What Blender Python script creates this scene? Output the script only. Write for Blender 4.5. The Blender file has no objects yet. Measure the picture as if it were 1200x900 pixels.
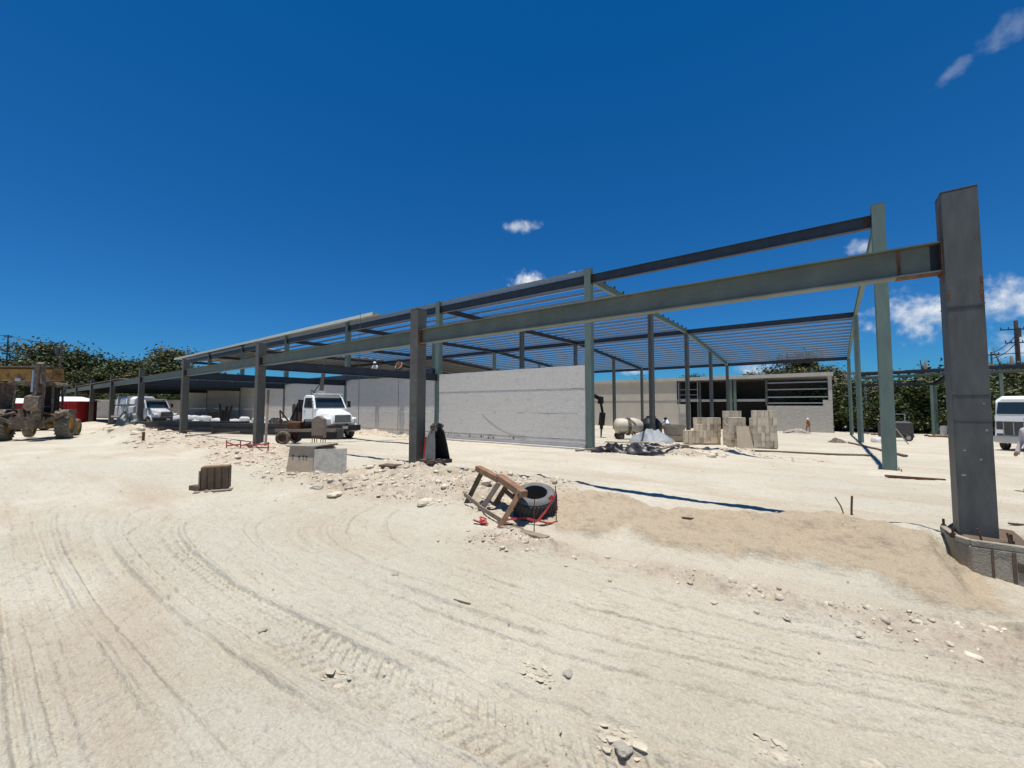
import bpy, bmesh, math, random
import numpy as np
from mathutils import Vector, Matrix, Quaternion
R = math.radians
rnd = random.Random(7)
C = bpy.context.scene.collection
scene = bpy.context.scene

# ------------------------------------------------------------------ camera, sky, sun, exposure
cam_d = bpy.data.cameras.new('camera')
cam_d.sensor_width = 36.0
cam_d.lens = 36.0 * 475.0 / 1200.0
cam_d.clip_start = 0.05
cam_d.clip_end = 3000
cam = bpy.data.objects.new('camera', cam_d)
C.objects.link(cam)
cam.location = (0, 0, 2.1)
cam.rotation_euler = (R(90 + 3.01), 0, R(37.02))
scene.camera = cam

SUN_EL, SUN_TO = 83.6, Vector((0.06, -1.0, 0)).normalized()   # horizontal direction towards the sun
world = bpy.data.worlds.new('World')
scene.world = world
world.use_nodes = True
wn, wl = world.node_tree.nodes, world.node_tree.links
wn.clear()
sky = wn.new('ShaderNodeTexSky')
sky.sky_type = 'NISHITA'
sky.sun_disc = False
sky.sun_elevation = R(SUN_EL)
sky.sun_rotation = math.atan2(SUN_TO.x, SUN_TO.y)
sky.altitude = 0
sky.air_density = 1.0
sky.dust_density = 0.1
sky.ozone_density = 3.0
hsv = wn.new('ShaderNodeHueSaturation')
hsv.inputs['Hue'].default_value = 0.497
hsv.inputs['Saturation'].default_value = 1.42
hsv.inputs['Value'].default_value = 1.25
wl.new(sky.outputs[0], hsv.inputs['Color'])
# deepen the clear tropical sky channel by channel (the same sky lights the scene)
sep = wn.new('ShaderNodeSeparateColor'); wl.new(hsv.outputs[0], sep.inputs[0])
com = wn.new('ShaderNodeCombineColor')
for ch, (kk, pw) in enumerate(((.115, .61), (.453, .77), (.84, 1.0))):
    a = wn.new('ShaderNodeMath'); a.operation = 'MULTIPLY'; a.inputs[1].default_value = .085; wl.new(sep.outputs[ch], a.inputs[0])
    b = wn.new('ShaderNodeMath'); b.operation = 'POWER'; b.inputs[1].default_value = pw; wl.new(a.outputs[0], b.inputs[0])
    c = wn.new('ShaderNodeMath'); c.operation = 'MULTIPLY'; c.inputs[1].default_value = kk / .085 / 1.15; wl.new(b.outputs[0], c.inputs[0])
    wl.new(c.outputs[0], com.inputs[ch])
tc = wn.new('ShaderNodeTexCoord')
def wmath(op, a, b=None, c=None):
    n = wn.new('ShaderNodeMath'); n.operation = op
    for i, v in enumerate((a, b, c)):
        if v is None: continue
        if isinstance(v, (int, float)): n.inputs[i].default_value = v
        else: wl.new(v, n.inputs[i])
    return n.outputs[0]
def wdot(vec, k=1.0):
    n = wn.new('ShaderNodeVectorMath'); n.operation = 'DOT_PRODUCT'
    wl.new(tc.outputs['Generated'], n.inputs[0]); n.inputs[1].default_value = vec * k
    return n.outputs['Value']
cn = wn.new('ShaderNodeTexNoise'); cn.inputs['Scale'].default_value = 17; cn.inputs['Detail'].default_value = 7
cn.inputs['Roughness'].default_value = 0.62
wl.new(tc.outputs['Generated'], cn.inputs['Vector'])
cn2 = wn.new('ShaderNodeTexNoise'); cn2.inputs['Scale'].default_value = 60; cn2.inputs['Detail'].default_value = 5
wl.new(tc.outputs['Generated'], cn2.inputs['Vector'])
nz = wmath('ADD', wmath('MULTIPLY', cn.outputs['Fac'], 0.72), wmath('MULTIPLY', cn2.outputs['Fac'], 0.28))
# small fair-weather clouds: azimuth (deg, left of +Y positive), elevation, half width, half height, strength, slant
CLOUDS = [(36.2, 24.2, 3.3, 1.1, .62, .10), (34.6, 17.3, 3.0, 1.6, 1.0, .0), (28.2, 18.0, 1.6, .7, .85, .1), (-10.0, 9.2, 7.4, 3.1, .9, .04),
          (-11.5, 29.5, 1.7, .7, .15, .55), (-15.0, 30.9, 2.1, 1.3, .19, .4), (-4.4, 16.6, 1.7, 1.0, .55, .0),
          (5.4, 4.2, 3.5, 1.3, .8, .0), (-15.3, 5.6, 3.5, 2.0, .9, .0), (20, 4.6, 2.5, .9, .6, .0), (-30, 12, 9, 3.5, .9, .0), (-48, 22, 8, 3, .8, .1)]
mask = None
for az, el, hw, hh, st, sl in CLOUDS:
    a, e = R(az), R(el)
    d = Vector((-math.sin(a) * math.cos(e), math.cos(a) * math.cos(e), math.sin(e)))
    rt = Vector((math.cos(a), math.sin(a), 0)); up = rt.cross(d)
    r2 = (rt * math.cos(sl) + up * math.sin(sl)); u2 = (up * math.cos(sl) - rt * math.sin(sl))
    x = wdot(r2, 1 / math.sin(R(hw))); y = wdot(u2, 1 / math.sin(R(hh)))
    q = wmath('SQRT', wmath('ADD', wmath('MULTIPLY', x, x), wmath('MULTIPLY', y, y)))
    v = wmath('ADD', wmath('SUBTRACT', 1.0, q), wmath('MULTIPLY', wmath('SUBTRACT', nz, 0.5), 3.3))
    front = wmath('GREATER_THAN', wdot(d), 0.3)
    mr = wn.new('ShaderNodeMapRange'); mr.interpolation_type = 'SMOOTHSTEP'
    mr.inputs['From Min'].default_value = 0.05; mr.inputs['From Max'].default_value = 1.0; mr.inputs['To Max'].default_value = st
    wl.new(v, mr.inputs['Value'])
    mk = wmath('MULTIPLY', mr.outputs[0], front)
    mask = mk if mask is None else wmath('MAXIMUM', mask, mk)
cm = wn.new('ShaderNodeMix'); cm.data_type = 'RGBA'
wl.new(mask, cm.inputs['Factor']); wl.new(com.outputs[0], cm.inputs['A'])
ccol = wn.new('ShaderNodeMix'); ccol.data_type = 'RGBA'
ccol.inputs['A'].default_value = (5.2, 6.2, 7.4, 1); ccol.inputs['B'].default_value = (9.2, 9.4, 9.6, 1)
wl.new(wmath('MULTIPLY', wmath('SUBTRACT', cn2.outputs['Fac'], 0.3), 2.2), ccol.inputs['Factor'])
wl.new(ccol.outputs['Result'], cm.inputs['B'])
bg = wn.new('ShaderNodeBackground'); bg.inputs['Strength'].default_value = 0.085
wl.new(cm.outputs['Result'], bg.inputs['Color'])
wo = wn.new('ShaderNodeOutputWorld'); wl.new(bg.outputs[0], wo.inputs['Surface'])

sun_d = bpy.data.lights.new('sun', 'SUN'); sun_d.energy = 5.0; sun_d.angle = R(0.53); sun_d.color = (1.0, 0.955, 0.89)
sun = bpy.data.objects.new('sun', sun_d); C.objects.link(sun); sun.location = (0, -20, 60)
to_sun = SUN_TO * math.cos(R(SUN_EL)) + Vector((0, 0, math.sin(R(SUN_EL))))
sun.rotation_euler = to_sun.to_track_quat('Z', 'Y').to_euler()

scene.view_settings.view_transform = 'Standard'
scene.view_settings.look = 'None'
scene.view_settings.exposure = 0.20
scene.view_settings.gamma = 1.0
scene.view_settings.use_curve_mapping = False
scene.cycles.max_bounces = 6
scene.cycles.diffuse_bounces = 3

# ------------------------------------------------------------------ numpy noise and the lie of the land
def _h(ix, iy, seed):
    n = (ix.astype(np.int64) * 374761393 + iy.astype(np.int64) * 668265263 + seed * 1442695) & 0xffffffff
    n = ((n ^ (n >> 13)) * 1274126177) & 0xffffffff
    n = (n ^ (n >> 16)) & 0xffffffff
    return n / 4294967295.0
def vnoise(x, y, seed=0):
    x = np.asarray(x, float); y = np.asarray(y, float)
    ix = np.floor(x); iy = np.floor(y); fx = x - ix; fy = y - iy
    fx = fx * fx * (3 - 2 * fx); fy = fy * fy * (3 - 2 * fy)
    a = _h(ix, iy, seed); b = _h(ix + 1, iy, seed); c = _h(ix, iy + 1, seed); d = _h(ix + 1, iy + 1, seed)
    return (a * (1 - fx) + b * fx) * (1 - fy) + (c * (1 - fx) + d * fx) * fy - 0.5
def fbm(x, y, o=4, seed=0, g=0.5):
    s = 0; a = 1.0
    for i in range(o):
        s = s + a * vnoise(x * 2 ** i + 17.3 * i, y * 2 ** i + 5.1 * i, seed + i); a *= g
    return s
def sst(a, b, x):
    t = np.clip((x - a) / (b - a), 0, 1); return t * t * (3 - 2 * t)
def gau(x, y, cx, cy, rx, ry, h):
    return h * np.exp(-((x - cx) / rx) ** 2 - ((y - cy) / ry) ** 2)
def sandy(x, y):      # where the heaped brown sand lies
    e = fbm(x * .9, y * .9, 3, 40) * .9
    m = sst(0.0, 0.45, 1 - ((y - 6.6 - .05 * x) / (.92 + .3 * e)) ** 2 + e * .9) * sst(-4.6, -3.2, x + e * .5) * sst(1.9, 1.1, x + .3 * e)
    return np.clip(m, 0, 1)
def rubbly(x, y):     # where broken limestone lies about
    e = fbm(x * .45, y * .45, 3, 50)
    a = sst(.15, .8, 1 - np.abs(y - 6.4) / 2.0 + e * 1.0) * sst(-3.2, -4.6, x) * sst(-48, -40, x)
    b = sst(.1, .7, 1 - np.abs(y - 5.0 - .09 * x) / 0.75 + e * .9) * sst(-5, -3.5, x) * sst(2.6, 1.2, x)
    c = sst(.2, .7, 1 - np.hypot((x + 5.2) / 4.5, (y - 18.8) / 3.2) + e)
    d = sst(.2, .7, 1 - np.abs(y - 16.5) / 1.2 + e) * sst(-29, -27, x) * sst(-19.5, -21, x)
    f = sst(.3, .9, 1 - np.hypot((x + 1.5) / 4, (y - 53) / 3) + e)
    return np.clip(np.maximum.reduce([a, b * .8, c, d, f]), 0, 1)
BY = [-600, -60, -5, 3, 5, 6.5, 7.5, 9, 17.7, 36, 55, 80, 900]
BZ = [0, 0, .05, .10, .12, .28, .40, .38, 0, -.4, -.95, -1.1, -1.1]
def base_h(x, y):
    z = np.interp(y, BY, BZ)
    far = sst(60, 20, np.hypot(x, y))
    z = z + fbm(x * .22, y * .22, 3, 3) * .10 * far * sst(1, 5, np.abs(y - 7.5) + 1.2)
    s = sandy(x, y)
    z = z + s * .05 + gau(x, y, -2.75, 6.4, .55, .4, .13) + gau(x, y, .25, 7.4, .7, .4, .07) + s * .20 * np.abs(fbm(x * 1.5, y * 1.9, 5, 44, .55))
    r = rubbly(x, y)
    z = z + r * (.04 + .34 * np.maximum(0, fbm(x * 1.3, y * 1.3, 4, 21)))
    z = z + gau(x, y, .95, 7.6, .35, .5, .10) - .27 * sst(1.0, 1.3, x) * sst(5.4, 6.6, y) * sst(7.75, 7.3, y) * sst(4.2, 3.2, x)
    z = z + gau(x, y, -34, 5.6, 5.5, 1.0, .55) + gau(x, y, -25.5, 16.4, 3, .7, .35) + gau(x, y, -5.2, 18.8, 3.4, 1.4, .30)
    z = z + gau(x, y, -10.3, 5.0, .8, .5, .12) + gau(x, y, -12.3, 5.5, 1.5, .7, .10) - gau(x, y, -4.0, 5.4, .5, .4, .05)
    return z
def gz(x, y):
    return float(base_h(np.array([x], float), np.array([y], float))[0])

# ------------------------------------------------------------------ materials
MATS = {}
def M(name, c, r=.7, metal=0.0, var=.14, sc=3.0, c2=None, th=.62, sc2=2.0, soft=.06, bump=.15, bs=40.0, st=(1, 1, 1), spec=.4, isl=0.0, orand=0.0):
    m = bpy.data.materials.new(name); m.use_nodes = True
    n, l = m.node_tree.nodes, m.node_tree.links
    b = n['Principled BSDF']; b.inputs['Roughness'].default_value = r; b.inputs['Metallic'].default_value = metal
    b.inputs['Specular IOR Level'].default_value = spec
    t = n.new('ShaderNodeTexCoord'); mp = n.new('ShaderNodeMapping'); mp.inputs['Scale'].default_value = st
    l.new(t.outputs['Object'], mp.inputs['Vector'])
    nz1 = n.new('ShaderNodeTexNoise'); nz1.inputs['Scale'].default_value = sc; nz1.inputs['Detail'].default_value = 8; nz1.inputs['Roughness'].default_value = .65
    l.new(mp.outputs[0], nz1.inputs['Vector'])
    cr = n.new('ShaderNodeValToRGB'); e = cr.color_ramp.elements
    e[0].position = .3; e[1].position = .7
    e[0].color = tuple(max(0, v * (1 - var)) for v in c) + (1,); e[1].color = tuple(min(1, v * (1 + var)) for v in c) + (1,)
    l.new(nz1.outputs['Fac'], cr.inputs['Fac'])
    col = cr.outputs['Color']
    if c2 is not None:
        nz2 = n.new('ShaderNodeTexNoise'); nz2.inputs['Scale'].default_value = sc2; nz2.inputs['Detail'].default_value = 9; nz2.inputs['Roughness'].default_value = .7
        l.new(mp.outputs[0], nz2.inputs['Vector'])
        mr = n.new('ShaderNodeMapRange'); mr.inputs['From Min'].default_value = th; mr.inputs['From Max'].default_value = th + soft
        l.new(nz2.outputs['Fac'], mr.inputs['Value'])
        mx = n.new('ShaderNodeMix'); mx.data_type = 'RGBA'; l.new(mr.outputs[0], mx.inputs['Factor']); l.new(col, mx.inputs['A'])
        mx.inputs['B'].default_value = tuple(c2) + (1,); col = mx.outputs['Result']
    if isl:
        g = n.new('ShaderNodeNewGeometry'); h = n.new('ShaderNodeHueSaturation')
        mr = n.new('ShaderNodeMapRange'); mr.inputs['To Min'].default_value = 1 - isl; mr.inputs['To Max'].default_value = 1 + isl
        l.new(g.outputs['Random Per Island'], mr.inputs['Value']); l.new(mr.outputs[0], h.inputs['Value']); l.new(col, h.inputs['Color']); col = h.outputs[0]
    if orand:
        g = n.new('ShaderNodeObjectInfo'); h = n.new('ShaderNodeHueSaturation')
        mr = n.new('ShaderNodeMapRange'); mr.inputs['To Min'].default_value = 1 - orand; mr.inputs['To Max'].default_value = 1 + orand
        l.new(g.outputs['Random'], mr.inputs['Value']); l.new(mr.outputs[0], h.inputs['Value']); l.new(col, h.inputs['Color']); col = h.outputs[0]
    l.new(col, b.inputs['Base Color'])
    if bump:
        nb = n.new('ShaderNodeTexNoise'); nb.inputs['Scale'].default_value = bs; nb.inputs['Detail'].default_value = 6
        l.new(mp.outputs[0], nb.inputs['Vector'])
        bp = n.new('ShaderNodeBump'); bp.inputs['Strength'].default_value = bump; bp.inputs['Distance'].default_value = .02
        l.new(nb.outputs['Fac'], bp.inputs['Height']); l.new(bp.outputs[0], b.inputs['Normal'])
    MATS[name] = m
    return m
rust = (.13, .055, .025)
m_grey = M('grey_primer_steel', (.078, .084, .082), .5, .0, .3, 2.5, (.11, .08, .06), .645, 2.2, .08, .06, 60, st=(2.5, 2.5, .7))
m_grey2 = M('brown_grey_primer_steel', (.098, .095, .082), .55, .0, .3, 2.5, (.13, .08, .05), .62, 3.0, .06, .06, 60)
m_green = M('green_grey_primer_steel', (.115, .165, .143), .5, .0, .22, 2.0, (.19, .17, .135), .64, 3.0, .1, .06, 60, st=(2, 2, .5))
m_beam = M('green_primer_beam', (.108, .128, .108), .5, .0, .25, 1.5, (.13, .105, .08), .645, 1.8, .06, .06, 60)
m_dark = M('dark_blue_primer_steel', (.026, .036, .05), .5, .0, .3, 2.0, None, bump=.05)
m_rust = M('rusted_steel', rust, .85, .0, .45, 9, (.03, .018, .014), .55, 7, .1, .3, 70)
m_weld = M('weld_scale', (.05, .03, .022), .8, .0, .5, 14, None, bump=.4, bs=90)
m_galv = M('galvanised_steel', (.34, .36, .38), .42, .55, .12, 5, None, bump=.04)
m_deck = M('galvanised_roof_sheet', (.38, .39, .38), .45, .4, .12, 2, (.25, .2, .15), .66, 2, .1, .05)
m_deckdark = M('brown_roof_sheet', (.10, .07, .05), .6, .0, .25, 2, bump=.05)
m_conc = M('pale_concrete', (.60, .575, .53), .85, 0, .17, 9, (.44, .425, .40), .535, 1.4, .25, .35, 60, st=(1, 1, 2.6))
m_footing = M('weathered_footing_concrete', (.30, .27, .215), .9, 0, .3, 5, (.15, .13, .10), .56, 4, .12, .5, 45)
m_plaster = M('cream_grey_plaster', (.52, .475, .40), .9, 0, .07, 1.0, (.36, .34, .30), .6, .5, .2, .12, 60)
m_slab = M('concrete_slab', (.46, .44, .41), .9, 0, .12, 1.5, bump=.2)
m_block = M('concrete_block', (.57, .49, .37), .95, 0, .2, 6, (.28, .24, .18), .58, 5, .15, .35, 90, orand=.22)
m_blockw = M('grey_block_wall', (.46, .43, .38), .95, 0, .22, 2.2, (.34, .32, .29), .58, 1.5, .15, .25, 60, st=(1, 1, 3))
m_wood = M('brown_timber', (.24, .14, .08), .8, 0, .35, 6, (.35, .26, .18), .62, 5, .12, .3, 60, st=(1, 1, 1))
m_wood_old = M('weathered_timber', (.24, .19, .145), .85, 0, .3, 6, (.13, .10, .075), .58, 6, .1, .35, 60)
m_wood_tan = M('pale_plywood', (.42, .345, .25), .8, 0, .14, 4, (.30, .24, .17), .63, 4, .1, .15, 60)
m_wood_dark = M('dark_stained_timber', (.12, .085, .055), .85, 0, .35, 7, (.17, .13, .09), .6, 6, .1, .35, 60)
m_rubber = M('dusty_rubber', (.055, .055, .053), .85, 0, .25, 6, (.16, .14, .115), .60, 5, .15, .25, 60)
m_rubber_dust = M('grey_dusty_sidewall', (.14, .145, .14), .9, 0, .2, 7, (.07, .07, .068), .58, 8, .1, .2, 60)
m_tread_mud = M('muddy_tractor_rubber', (.15, .13, .10), .9, 0, .3, 6, (.06, .056, .05), .57, 5, .12, .3, 60)
m_machine = M('dark_machine_steel', (.022, .021, .02), .85, 0, .4, 5, (.06, .05, .04), .6, 5, .1, .2, 40, spec=.2)
m_black = M('black_plastic', (.013, .013, .014), .5, 0, .2, 4, bump=.05)
m_blackhose = M('black_poly_hose', (.02, .018, .016), .5, 0, .3, 10, bump=.1)
m_white = M('white_vehicle_paint', (.80, .81, .81), .28, 0, .03, 2, (.62, .57, .48), .68, 3, .1, 0, spec=.5)
m_dirtywhite = M('dusty_white_paint', (.44, .45, .45), .55, 0, .2, 4, (.30, .28, .24), .56, 4, .15, .05)
m_glass = M('dark_vehicle_glass', (.02, .03, .035), .06, 0, .1, 2, bump=0, spec=.7)
m_chrome = M('dull_metal_trim', (.45, .46, .46), .3, .8, .08, 4, bump=0)
m_grille = M('dark_grille', (.06, .06, .06), .5, .2, .2, 4, bump=0)
m_lamp = M('headlamp_lens', (.7, .72, .72), .12, 0, .05, 3, bump=0, spec=.7)
m_redlamp = M('red_lamp_lens', (.5, .03, .03), .2, 0, .1, 3, bump=0)
m_yellow = M('worn_yellow_paint', (.30, .16, .035), .7, 0, .4, 2, (.07, .05, .035), .50, 1.6, .12, .1)
m_yellowc = M('ochre_machine_paint', (.42, .235, .04), .55, 0, .2, 3, (.15, .09, .04), .62, 3, .12, .06)
m_muddy = M('mud_caked_steel', (.13, .10, .075), .85, 0, .45, 6, (.33, .27, .2), .54, 6, .12, .3, 50)
m_red = M('red_tarpaulin', (.40, .02, .025), .6, 0, .2, 3, bump=.15, bs=12)
m_redtape = M('red_plastic_mesh', (.40, .045, .04), .5, 0, .25, 9, bump=.1)
m_whitesheet = M('white_sheet', (.75, .75, .73), .6, 0, .06, 3, bump=.15, bs=14)
m_tarp = M('pale_blue_grey_tarpaulin', (.25, .275, .29), .6, 0, .3, 4, (.15, .18, .21), .55, 4, .12, 1.0, 7)
m_tarpdark = M('dark_green_tarpaulin', (.02, .03, .03), .45, 0, .3, 3, (.10, .13, .14), .64, 4, .1, .2, 12)
m_sack = M('white_sacks', (.50, .50, .49), .8, 0, .08, 4, bump=.25, bs=16)
m_cream = M('cream_drum_paint', (.52, .47, .37), .55, 0, .12, 4, (.36, .30, .22), .6, 4, .15, .1)
m_basket = M('ribbed_tan_plastic', (.33, .30, .235), .7, 0, .15, 5, bump=.1)
m_skin = M('skin', (.30, .16, .10), .6, 0, .08, 8, bump=0)
m_shirtw = M('white_shirt_cloth', (.66, .66, .74), .9, 0, .08, 8, bump=.1)
m_shirtg = M('grey_shirt_cloth', (.44, .43, .47), .9, 0, .1, 8, bump=.1)
m_shirto = M('orange_shirt_cloth', (.45, .15, .06), .9, 0, .15, 8, bump=.1)
m_shirtt = M('tan_shirt_cloth', (.30, .18, .11), .9, 0, .15, 8, bump=.1)
m_jeans = M('dark_trousers_cloth', (.035, .04, .06), .9, 0, .15, 8, bump=.1)
m_boot = M('dark_boots', (.03, .022, .016), .8, 0, .15, 8, bump=.1)
m_hair = M('black_hair', (.012, .010, .009), .7, 0, .2, 8, bump=.1)
m_helmet = M('white_helmet', (.75, .75, .72), .35, 0, .04, 8, bump=0)
m_stone = M('pale_limestone', (.55, .485, .375), .95, 0, .2, 6, (.42, .35, .26), .54, 5, .15, .5, 40, isl=.28)
m_crust = M('crumbled_crust', (.47, .42, .32), .95, 0, .2, 9, bump=.5, bs=60)
m_stonegrey = M('grey_limestone_clod', (.41, .375, .305), .95, 0, .2, 6, bump=.5, bs=40)
m_leaf = M('dark_green_leaves', (.055, .075, .022), .6, 0, .3, .35, bump=0, isl=.45, spec=.3)
m_leaf2 = M('olive_green_leaves', (.095, .10, .034), .6, 0, .3, .35, bump=0, isl=.45, spec=.3)
m_bark = M('grey_brown_bark', (.12, .09, .065), .9, 0, .3, 5, bump=.5, bs=20, st=(1, 1, .3))
m_bag = M('black_rubbish_plastic', (.022, .021, .022), .4, 0, .3, 6, (.30, .27, .24), .64, 5, .1, .3, 14)
m_wire = M('black_cable', (.012, .012, .013), .5, 0, .1, 4, bump=0)
m_cable = M('dirty_brown_hose', (.12, .09, .06), .7, 0, .3, 8, bump=.1)
m_rebar = M('rusted_rebar', (.12, .06, .035), .8, 0, .3, 20, bump=.3, bs=120)
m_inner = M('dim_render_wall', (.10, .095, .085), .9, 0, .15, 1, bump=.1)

# ------------------------------------------------------------------ mesh helpers
class MB:
    def __init__(self): self.v = []; self.f = []
    def add(self, vs, fs):
        o = len(self.v); self.v += [tuple(p) for p in vs]; self.f += [tuple(i + o for i in f) for f in fs]; return self
    def hexa(self, p):
        return self.add(p, [(0, 3, 2, 1), (4, 5, 6, 7), (0, 1, 5, 4), (1, 2, 6, 5), (2, 3, 7, 6), (3, 0, 4, 7)])
    def box(self, c, s, rz=0, mt=None):
        x, y, z = s[0] / 2, s[1] / 2, s[2] / 2
        p = [Vector(q) for q in ((-x, -y, -z), (x, -y, -z), (x, y, -z), (-x, y, -z), (-x, -y, z), (x, -y, z), (x, y, z), (-x, y, z))]
        m = Matrix.Translation(c) @ (mt if mt is not None else Matrix.Rotation(rz, 4, 'Z'))
        return self.hexa([m @ q for q in p])
    def bar(self, a, b, w, h, up=(0, 0, 1), ow=0, oh=0):
        a, b = Vector(a), Vector(b); d = (b - a).normalized(); u = Vector(up)
        s = d.cross(u)
        if s.length < 1e-4: s = d.cross(Vector((0, 1, 0)))
        s.normalize(); u = s.cross(d)
        a = a + s * ow + u * oh; b = b + s * ow + u * oh
        q = [(-w / 2, -h / 2), (w / 2, -h / 2), (w / 2, h / 2), (-w / 2, h / 2)]
        return self.hexa([a + s * i + u * j for i, j in q] + [b + s * i + u * j for i, j in q])
    def ibeam(self, a, b, fw, h, tf=.018, tw=.012, up=(0, 0, 1)):
        self.bar(a, b, fw, tf, up, 0, h / 2 - tf / 2); self.bar(a, b, fw, tf, up, 0, -h / 2 + tf / 2)
        return self.bar(a, b, tw, h - 2 * tf, up)
    def zsec(self, a, b, fw, h, t=.006, up=(0, 0, 1)):
        self.bar(a, b, t, h - 2 * t, up); self.bar(a, b, fw, t, up, fw / 2 - t / 2, h / 2 - t / 2)
        return self.bar(a, b, fw, t, up, -fw / 2 + t / 2, -h / 2 + t / 2)
    def tube(self, a, b, r0, r1=None, n=10, cap=True):
        return self.path([a, b], [r0, r0 if r1 is None else r1], n, cap)
    def path(self, pts, r, n=8, cap=True):
        pts = [Vector(p) for p in pts]; k = len(pts)
        rr = r if isinstance(r, (list, tuple)) else [r] * k
        o = len(self.v); s = None
        for i, p in enumerate(pts):
            d = (pts[min(i + 1, k - 1)] - pts[max(i - 1, 0)]).normalized()
            if s is None:
                s = d.cross(Vector((0, 0, 1)))
                if s.length < 1e-3: s = Vector((1, 0, 0))
            s = (s - d * s.dot(d)).normalized(); u = s.cross(d)
            for j in range(n):
                t = 2 * math.pi * j / n
                self.v.append(tuple(p + (s * math.cos(t) + u * math.sin(t)) * rr[i]))
        for i in range(k - 1):
            for j in range(n):
                a, b = o + i * n + j, o + i * n + (j + 1) % n
                self.f.append((a, b, b + n, a + n))
        if cap:
            self.f.append(tuple(o + j for j in range(n))[::-1]); self.f.append(tuple(o + (k - 1) * n + j for j in range(n)))
        return self
    def lathe(self, prof, n=20, mt=None, closed=False):
        mt = mt or Matrix.Identity(4); o = len(self.v); k = len(prof)
        for r, z in prof:
            for j in range(n):
                t = 2 * math.pi * j / n; self.v.append(tuple(mt @ Vector((r * math.cos(t), r * math.sin(t), z))))
        for i in range(k if closed else k - 1):
            for j in range(n):
                a, b = o + i * n + j, o + i * n + (j + 1) % n; c = ((i + 1) % k - i) * n
                self.f.append((a, b, b + c, a + c))
        if not closed:
            self.f.append(tuple(o + j for j in range(n))[::-1]); self.f.append(tuple(o + (k - 1) * n + j for j in range(n)))
        return self
    def prism(self, poly, vec):
        a = [Vector(p) for p in poly]; b = [p + Vector(vec) for p in a]; k = len(a)
        fs = [tuple(range(k))[::-1], tuple(range(k, 2 * k))] + [(i, (i + 1) % k, (i + 1) % k + k, i + k) for i in range(k)]
        return self.add(a + b, fs)
    def loft(self, secs, ch=.16):          # sections along X: (x, half width at bottom, half width at top, z0, z1)
        o = len(self.v)
        for x, wb, wt, z0, z1 in secs:
            c = min(ch, (z1 - z0) * .3, wt * .3)
            for y, z in ((-wb, z0), (wb, z0), (wt + (wb - wt) * c / (z1 - z0), z1 - c), (wt - c, z1), (-wt + c, z1), (-wt - (wb - wt) * c / (z1 - z0), z1 - c)):
                self.v.append((x, y, z))
        k = len(secs)
        for i in range(k - 1):
            for j in range(6):
                a, b = o + i * 6 + j, o + i * 6 + (j + 1) % 6; self.f.append((a, b, b + 6, a + 6))
        self.f.append(tuple(o + j for j in range(6))[::-1]); self.f.append(tuple(o + (k - 1) * 6 + j for j in range(6)))
        return self
    def build(self, name, mat, parent=None, smooth=False, bevel=0, loc=None):
        me = bpy.data.meshes.new(name); me.from_pydata(self.v, [], self.f); me.validate()
        bm = bmesh.new(); bm.from_mesh(me); bmesh.ops.recalc_face_normals(bm, faces=bm.faces); bm.to_mesh(me); bm.free()
        me.materials.append(mat)
        if smooth: me.polygons.foreach_set('use_smooth', [True] * len(me.polygons))
        o = bpy.data.objects.new(name, me); C.objects.link(o)
        if parent is not None: o.parent = parent
        if loc is not None: o.location = loc
        if bevel:
            b = o.modifiers.new('bevel', 'BEVEL'); b.width = bevel; b.segments = 2; b.limit_method = 'ANGLE'; b.angle_limit = R(40)
        if smooth:
            try:
                e = o.modifiers.new('split', 'EDGE_SPLIT'); e.split_angle = R(48)
            except Exception: pass
        return o
def tag(o, label, cat, group=None):
    o['label'] = label; o['category'] = cat; o['kind'] = 'thing'
    if group: o['group'] = group
    return o
def thing(name, label, cat, loc=(0, 0, 0), rz=0, group=None):
    o = bpy.data.objects.new(name, None); C.objects.link(o); o.empty_display_size = .2
    o.location = loc; o.rotation_euler = (0, 0, rz); return tag(o, label, cat, group)
def copy_tree(o, parent=None):
    c = o.copy(); C.objects.link(c)
    if parent is not None: c.parent = parent
    for ch in list(o.children): copy_tree(ch, c)
    return c
def dup(root, loc, rz=None, label=None, group=None):
    c = copy_tree(root); c.location = loc
    if rz is not None: c.rotation_euler = (0, 0, rz)
    if label: c['label'] = label
    if group: c['group'] = group
    return c
def struct(o, kind='structure'):
    o['kind'] = kind; return o
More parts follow.
